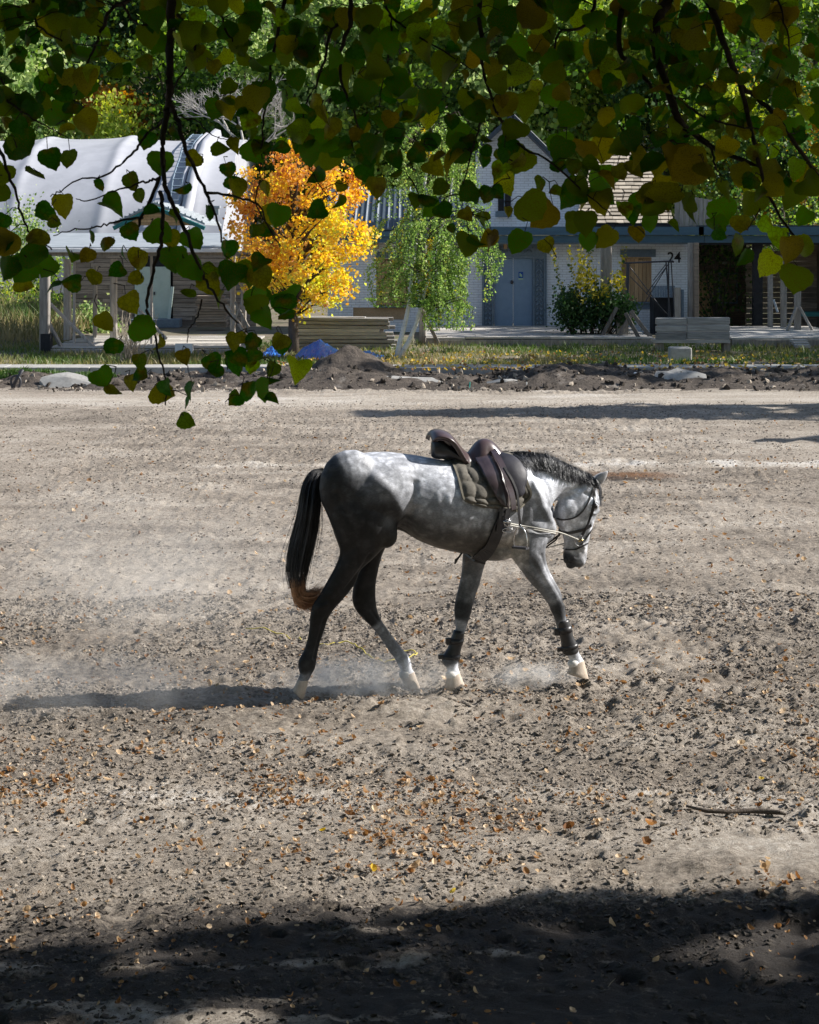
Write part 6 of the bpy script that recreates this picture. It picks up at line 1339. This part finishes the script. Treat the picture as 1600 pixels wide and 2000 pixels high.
for pts, D, r0, r1 in BR:
    n_ = max(14, len(pts)*4); S = spline(pts, n_); o_ = []
    for i, s in enumerate(S): o_.append(at(s[0]+random.gauss(0, 1.3), s[1]+random.gauss(0, 1.3), D+.06*math.sin(i*.5)+random.gauss(0, .006)))
    T = MB(); T.tube(o_, [(r0+(r1-r0)*i/n_)*(1+.18*random.random()) for i in range(n_+1)], 6); T.build('branch', m_twig, linden, True)
    for i, s in enumerate(S): BP.append((s[0], s[1], o_[i]))
# side twigs
T = MB(); k = 0
for s in random.sample(BP, 560):
    if s[1] < -10: continue
    d_ = random.uniform(-1, 1); q = s[2]; L_ = random.uniform(.05, .24); pts = [q]
    for i in range(4): q = q+Vector((d_*L_*.3+random.gauss(0, .006), random.gauss(0, .012), -L_*random.uniform(.05, .28))); pts.append(q)
    T.tube(pts, [.0016, .0014, .0012, .001, .0008], 4, False); BP.append((800+q.x/q.y*F, HZ-(q.z-CH)/q.y*F, q))
# leaf shapes
ROWS0 = [(.045, .20), (.01, .36), (-.09, .48), (-.22, .555), (-.38, .575), (-.54, .54), (-.69, .44), (-.82, .29), (-.92, .13), (-1.04, .012)]
_z = spline([(r[0], r[1]) for r in ROWS0], 13); ROWS = [(float(a), max(.004, float(b))) for a, b in _z]
def leaf_mesh(seed, fold, curl, tw):
    r_ = random.Random(seed); V = []; Fc = []; asy = r_.uniform(-.06, .06); wd = r_.uniform(.88, 1.04)
    for j, (zz, hw) in enumerate(ROWS):
        zc = min(zz, -.0) if j == 0 else (zz if j > 1 else -.02); 
        for q in (-1, -.5, 0, .5, 1):
            hx_ = hw*wd*(1+asy*q)*(1+(.03*(-1)**j+r_.uniform(-.03, .03))*(abs(q) == 1)); x = hx_*q; zv = zz+(zc-zz)*(1-abs(q)) if j < 2 else zz+.05*abs(q)*(-.6 if j > 9 else .6)
            y = fold*abs(x)+curl*1.4*(zv+.3)**2+tw*x*zv+.02*math.sin(9*zv+seed)*abs(q)
            V.append((x, y, zv+r_.uniform(-.012, .012)*(abs(q) == 1)))
    for j in range(len(ROWS)-1):
        for i in range(4): a = j*5+i; Fc.append((a, a+1, a+6, a+5))
    return V, Fc
LV = [leaf_mesh(i, [.1, .35, -.15, .5, .22, -.3, .6][i % 7], [.15, -.3, .4, .1, -.15, .5, -.5][i % 7], [.2, -.3, .1, .5, -.4, 0, .3][i % 7]) for i in range(14)]
LM = {}
def leaf_data(i, h):
    if (i, h) not in LM:
        me = bpy.data.meshes.new('leaf'); me.from_pydata(LV[i][0], [], LV[i][1]); me.update(); me.polygons.foreach_set('use_smooth', [True]*len(me.polygons)); me.materials.append(m_lind[h]); LM[(i, h)] = me
    return LM[(i, h)]
Z3 = "60,320,175,g 265,380,130,g 390,380,115,k 140,495,115,k 30,580,150,k 190,120,130,g 300,130,170,g 370,215,90,y 440,190,150,g 130,190,90,y 20,180,85,y 830,275,115,g 965,245,115,g 905,400,135,g 1110,395,105,y 710,510,115,k 755,600,95,k 540,530,95,gn 355,640,145,y 285,690,110,g 270,760,95,k 570,670,135,g 850,670,95,g 945,710,85,k 700,790,105,g 500,820,95,gn 600,860,110,k 685,910,100,g 840,810,150,g 940,830,120,g 1060,830,135,g 790,940,125,y 500,920,100,o 1160,680,100,gn 1060,560,110,gn 1210,330,110,k 1310,540,120,y 1260,440,90,g 1440,560,120,yn 1430,790,110,k 1470,330,110,g 60,870,190,o 150,930,160,g 230,830,130,y 60,1000,180,g 180,1010,150,g 300,1000,140,g 90,1110,130,g 340,1120,120,gn 400,950,120,k 450,1110,110,g 540,1060,120,k 690,1030,110,g 790,1060,90,y 960,940,150,g 1030,1000,150,g 1060,1150,105,k 1160,1080,130,y 1200,1020,100,g 1270,890,130,g 1330,1010,130,g 1240,1160,110,k 1440,1040,130,y 1420,1160,140,g 1480,980,120,g 1540,700,140,y 1580,1190,130,g 1470,1290,140,g 1340,1390,110,y 560,1310,155,y 700,1190,130,y 740,1350,155,g 650,1430,110,g 890,1410,105,y 780,1510,100,k 1020,1480,90,o 1160,1520,105,g 1210,1570,100,g 1290,1500,130,g 1400,1530,100,b 1440,1480,90,g 1540,1560,100,k 1570,1430,130,g 550,1620,145,g 600,1690,105,y 720,1630,105,y 820,1620,110,g 860,1710,135,g 920,1650,95,g 1070,1670,115,gn 1050,1740,95,gn 1340,1750,125,g 1490,1660,120,gn 1000,1870,110,k 30,740,120,g 10,860,130,g"
Z4 = "210,100,120,k 70,70,90,g 330,100,110,g 190,320,110,yn 60,300,120,k 310,470,140,g 200,560,110,g 540,260,130,g 560,480,130,k 640,400,120,g 660,320,80,y 650,130,190,g 850,110,190,g 1050,130,120,g 1130,210,110,y 970,240,90,gn 850,310,130,y 1160,90,120,g 1080,400,130,g 1190,460,120,g 1240,330,100,k 1340,70,110,g 1385,370,110,g 1480,350,100,g 1440,480,85,k 1360,640,145,g 1470,630,130,o 1330,470,100,y 1250,540,60,y 1560,130,100,g 1570,450,80,y 340,950,150,g 190,930,140,g 200,1050,140,g 60,800,150,g 170,840,100,k 320,1180,120,g 370,1030,95,gn 180,1190,120,g 60,1170,110,y 40,1290,130,g 150,1290,85,b 280,1330,95,k 410,1340,155,b 245,1440,140,gn 220,1520,100,gn 90,1490,120,g 760,230,120,g 940,30,130,g 450,60,130,g"
Z2 = "350,105,135,g 500,90,140,o 465,240,120,g 625,220,120,g 340,280,100,y 740,310,90,o 100,560,85,g 430,530,120,k 580,580,120,g 680,610,120,o 985,660,115,y 1150,700,160,o 1280,690,105,y 260,780,105,g 320,770,75,g 440,830,125,y 35,795,75,k 120,840,95,g 290,860,65,k 230,970,115,g 320,950,105,o 450,970,135,g 525,970,75,y 610,920,115,k 560,860,125,o 690,870,95,k 700,950,95,g 795,950,115,y 880,920,70,o 940,880,95,g 900,800,115,g 1060,820,145,y 1210,830,110,g 1180,900,95,g 1320,1020,100,g 1425,1040,105,b 1480,980,115,o 1515,1095,120,k 1450,930,85,b 1560,870,105,g 1575,1000,105,k 1370,890,70,b 1190,930,70,g 980,450,75,b 1000,530,65,b 1180,390,75,b 1200,460,60,b 1450,460,65,o 1430,530,75,b 1000,740,110,y 850,560,110,g 760,700,120,g 650,740,100,g 520,740,90,k 380,690,110,g 1080,640,110,y 1230,760,110,y 880,680,110,y 1350,610,90,b 1410,700,100,k 1500,760,110,k 1290,960,90,k 1420,600,70,b 240,460,110,g 430,420,120,g 640,470,120,g 760,470,100,g 860,420,100,k 550,380,100,g 1010,900,70,k 1290,880,80,g"
LL = []
for src, f_ in ((Z3, lambda x, y: (x*.35, 180+y*.35, .35)), (Z4, lambda x, y: (440+x*.35, 260+y*.35, .35)), (Z2, lambda x, y: (800+x/2, y/2, .5))):
    for t in src.split():
        x, y, s_, h = t.split(','); a, b, k = f_(float(x), float(y)); LL.append((a, b, float(s_)*k, h[0], len(h) > 1))
lo_x = [-60, 0, 60, 150, 220, 290, 340, 400, 450, 500, 560, 640, 700, 760, 850, 950, 1050, 1150, 1250, 1350, 1450, 1550, 1660]
lo_y = [420, 400, 240, 250, 240, 150, 130, 150, 330, 330, 330, 350, 360, 350, 340, 385, 415, 445, 450, 450, 435, 405, 400]
random.seed(99); tries = 0
while len(LL) < 720 and tries < 9000:
    tries += 1; x = random.uniform(-50, 1650); y = random.uniform(-70, 440)
    if y > np.interp(x, lo_x, lo_y)-25: continue
    if sum(1 for q in LL if abs(q[0]-x) < 22 and abs(q[1]-y) < 22) > 1: continue
    if fbm(np.array([x*.01]), np.array([y*.01]), 1.1, 2, 44)[0] < -.27: continue
    rt = x/1600; h = random.choices('gkyob', [5.5-2*rt, 2.6, .7+2.0*rt, .2+.5*rt, 1.1])[0]; LL.append((x, y, random.uniform(30, 62), h, random.random() < .16))
LL.sort(key=lambda t: -t[2]*(0.5 if t[1] < -20 else 1))
bpa = np.array([(b[0], b[1]) for b in BP]); PT = MB(); mass = {}
for i, (x, y, s_, h, narrow) in enumerate(LL):
    dd = np.hypot(bpa[:, 0]-x, (bpa[:, 1]-(y-s_*.5))*1.0+14*(bpa[:, 1] > y)); j = int(np.argmin(dd)); Db = BP[j][2].y; D = Db+random.gauss(0, .05)
    size = s_*D/F*.90*random.uniform(.82, 1.12); base = at(x, y-s_*.48, D)
    yaw = random.choice((-1, 1))*random.uniform(.95, 1.2) if narrow else random.gauss(0, .5); roll = random.gauss(0, .62); pitch = random.gauss(0, .38)
    rot = Matrix.Rotation(roll, 4, 'Y') @ Matrix.Rotation(yaw, 4, 'Z') @ Matrix.Rotation(pitch, 4, 'X')
    vi = random.randrange(14)
    a = BP[j][2]; mid = a.lerp(base, .5)+Vector((random.gauss(0, .006), 0, .008)); PT.tube([a, mid, base, base-Vector((0, 0, size*.25))+Vector((0, .002, 0))] if False else [a, mid, base], [.0014, .0010, .0009], 4, False)
    hue = h if h in 'ob' or random.random() < .85 else random.choice('gky')
    if i < 298:
        o = link('leaf', leaf_data(vi, hue), None, linden); o.location = base-TF; o.rotation_euler = rot.to_euler(); o.scale = (size*random.uniform(.9, 1.1), size, size)
    else:
        m_ = mass.setdefault(hue, MB()); M4 = Matrix.Translation(base) @ rot; m_.add([M4 @ (Vector(v)*size) for v in LV[vi][0]], LV[vi][1])
PT.build('leaf_stalks', m_twig, linden)['kind'] = 'stuff'
allm = MB(); me_idx = []
for k, (h, m_) in enumerate(mass.items()): 
    allm.add(m_.v, m_.f); me_idx += [k]*len(m_.f)
o = allm.build('leaf_mass', None, linden, True)
for h in mass: o.data.materials.append(m_lind[h])
o.data.polygons.foreach_set('material_index', me_idx); o['kind'] = 'stuff'
# small seed bracts, narrow and dark, clustered on the right-hand branch
T = MB()
for (x, y) in [(1270, 90), (1300, 100), (1330, 140), (1360, 85), (1400, 110), (1290, 170), (1350, 190), (1395, 175), (1255, 140), (1420, 205), (1310, 60), (1530, 95), (1500, 130), (1450, 60), (1370, 240), (1410, 235), (1285, 215)]:
    for k in range(3):
        c = at(x+random.gauss(0, 12), y+random.gauss(0, 14), 4.5+random.gauss(0, .05)); a = random.uniform(-1.3, 1.3); d_ = Vector((math.sin(a), random.gauss(0, .3), -math.cos(a))).normalized()*.034; u = d_.cross(Vector((0, 1, .3))).normalized()*.006
        T.add([c-d_, c-d_*.3+u, c+d_*.5+u*.9, c+d_, c+d_*.5-u*.9, c-d_*.3-u], [(0, 1, 2, 3, 4, 5)])
T.build('seed_bracts', m_lind['g'], linden)['kind'] = 'stuff'
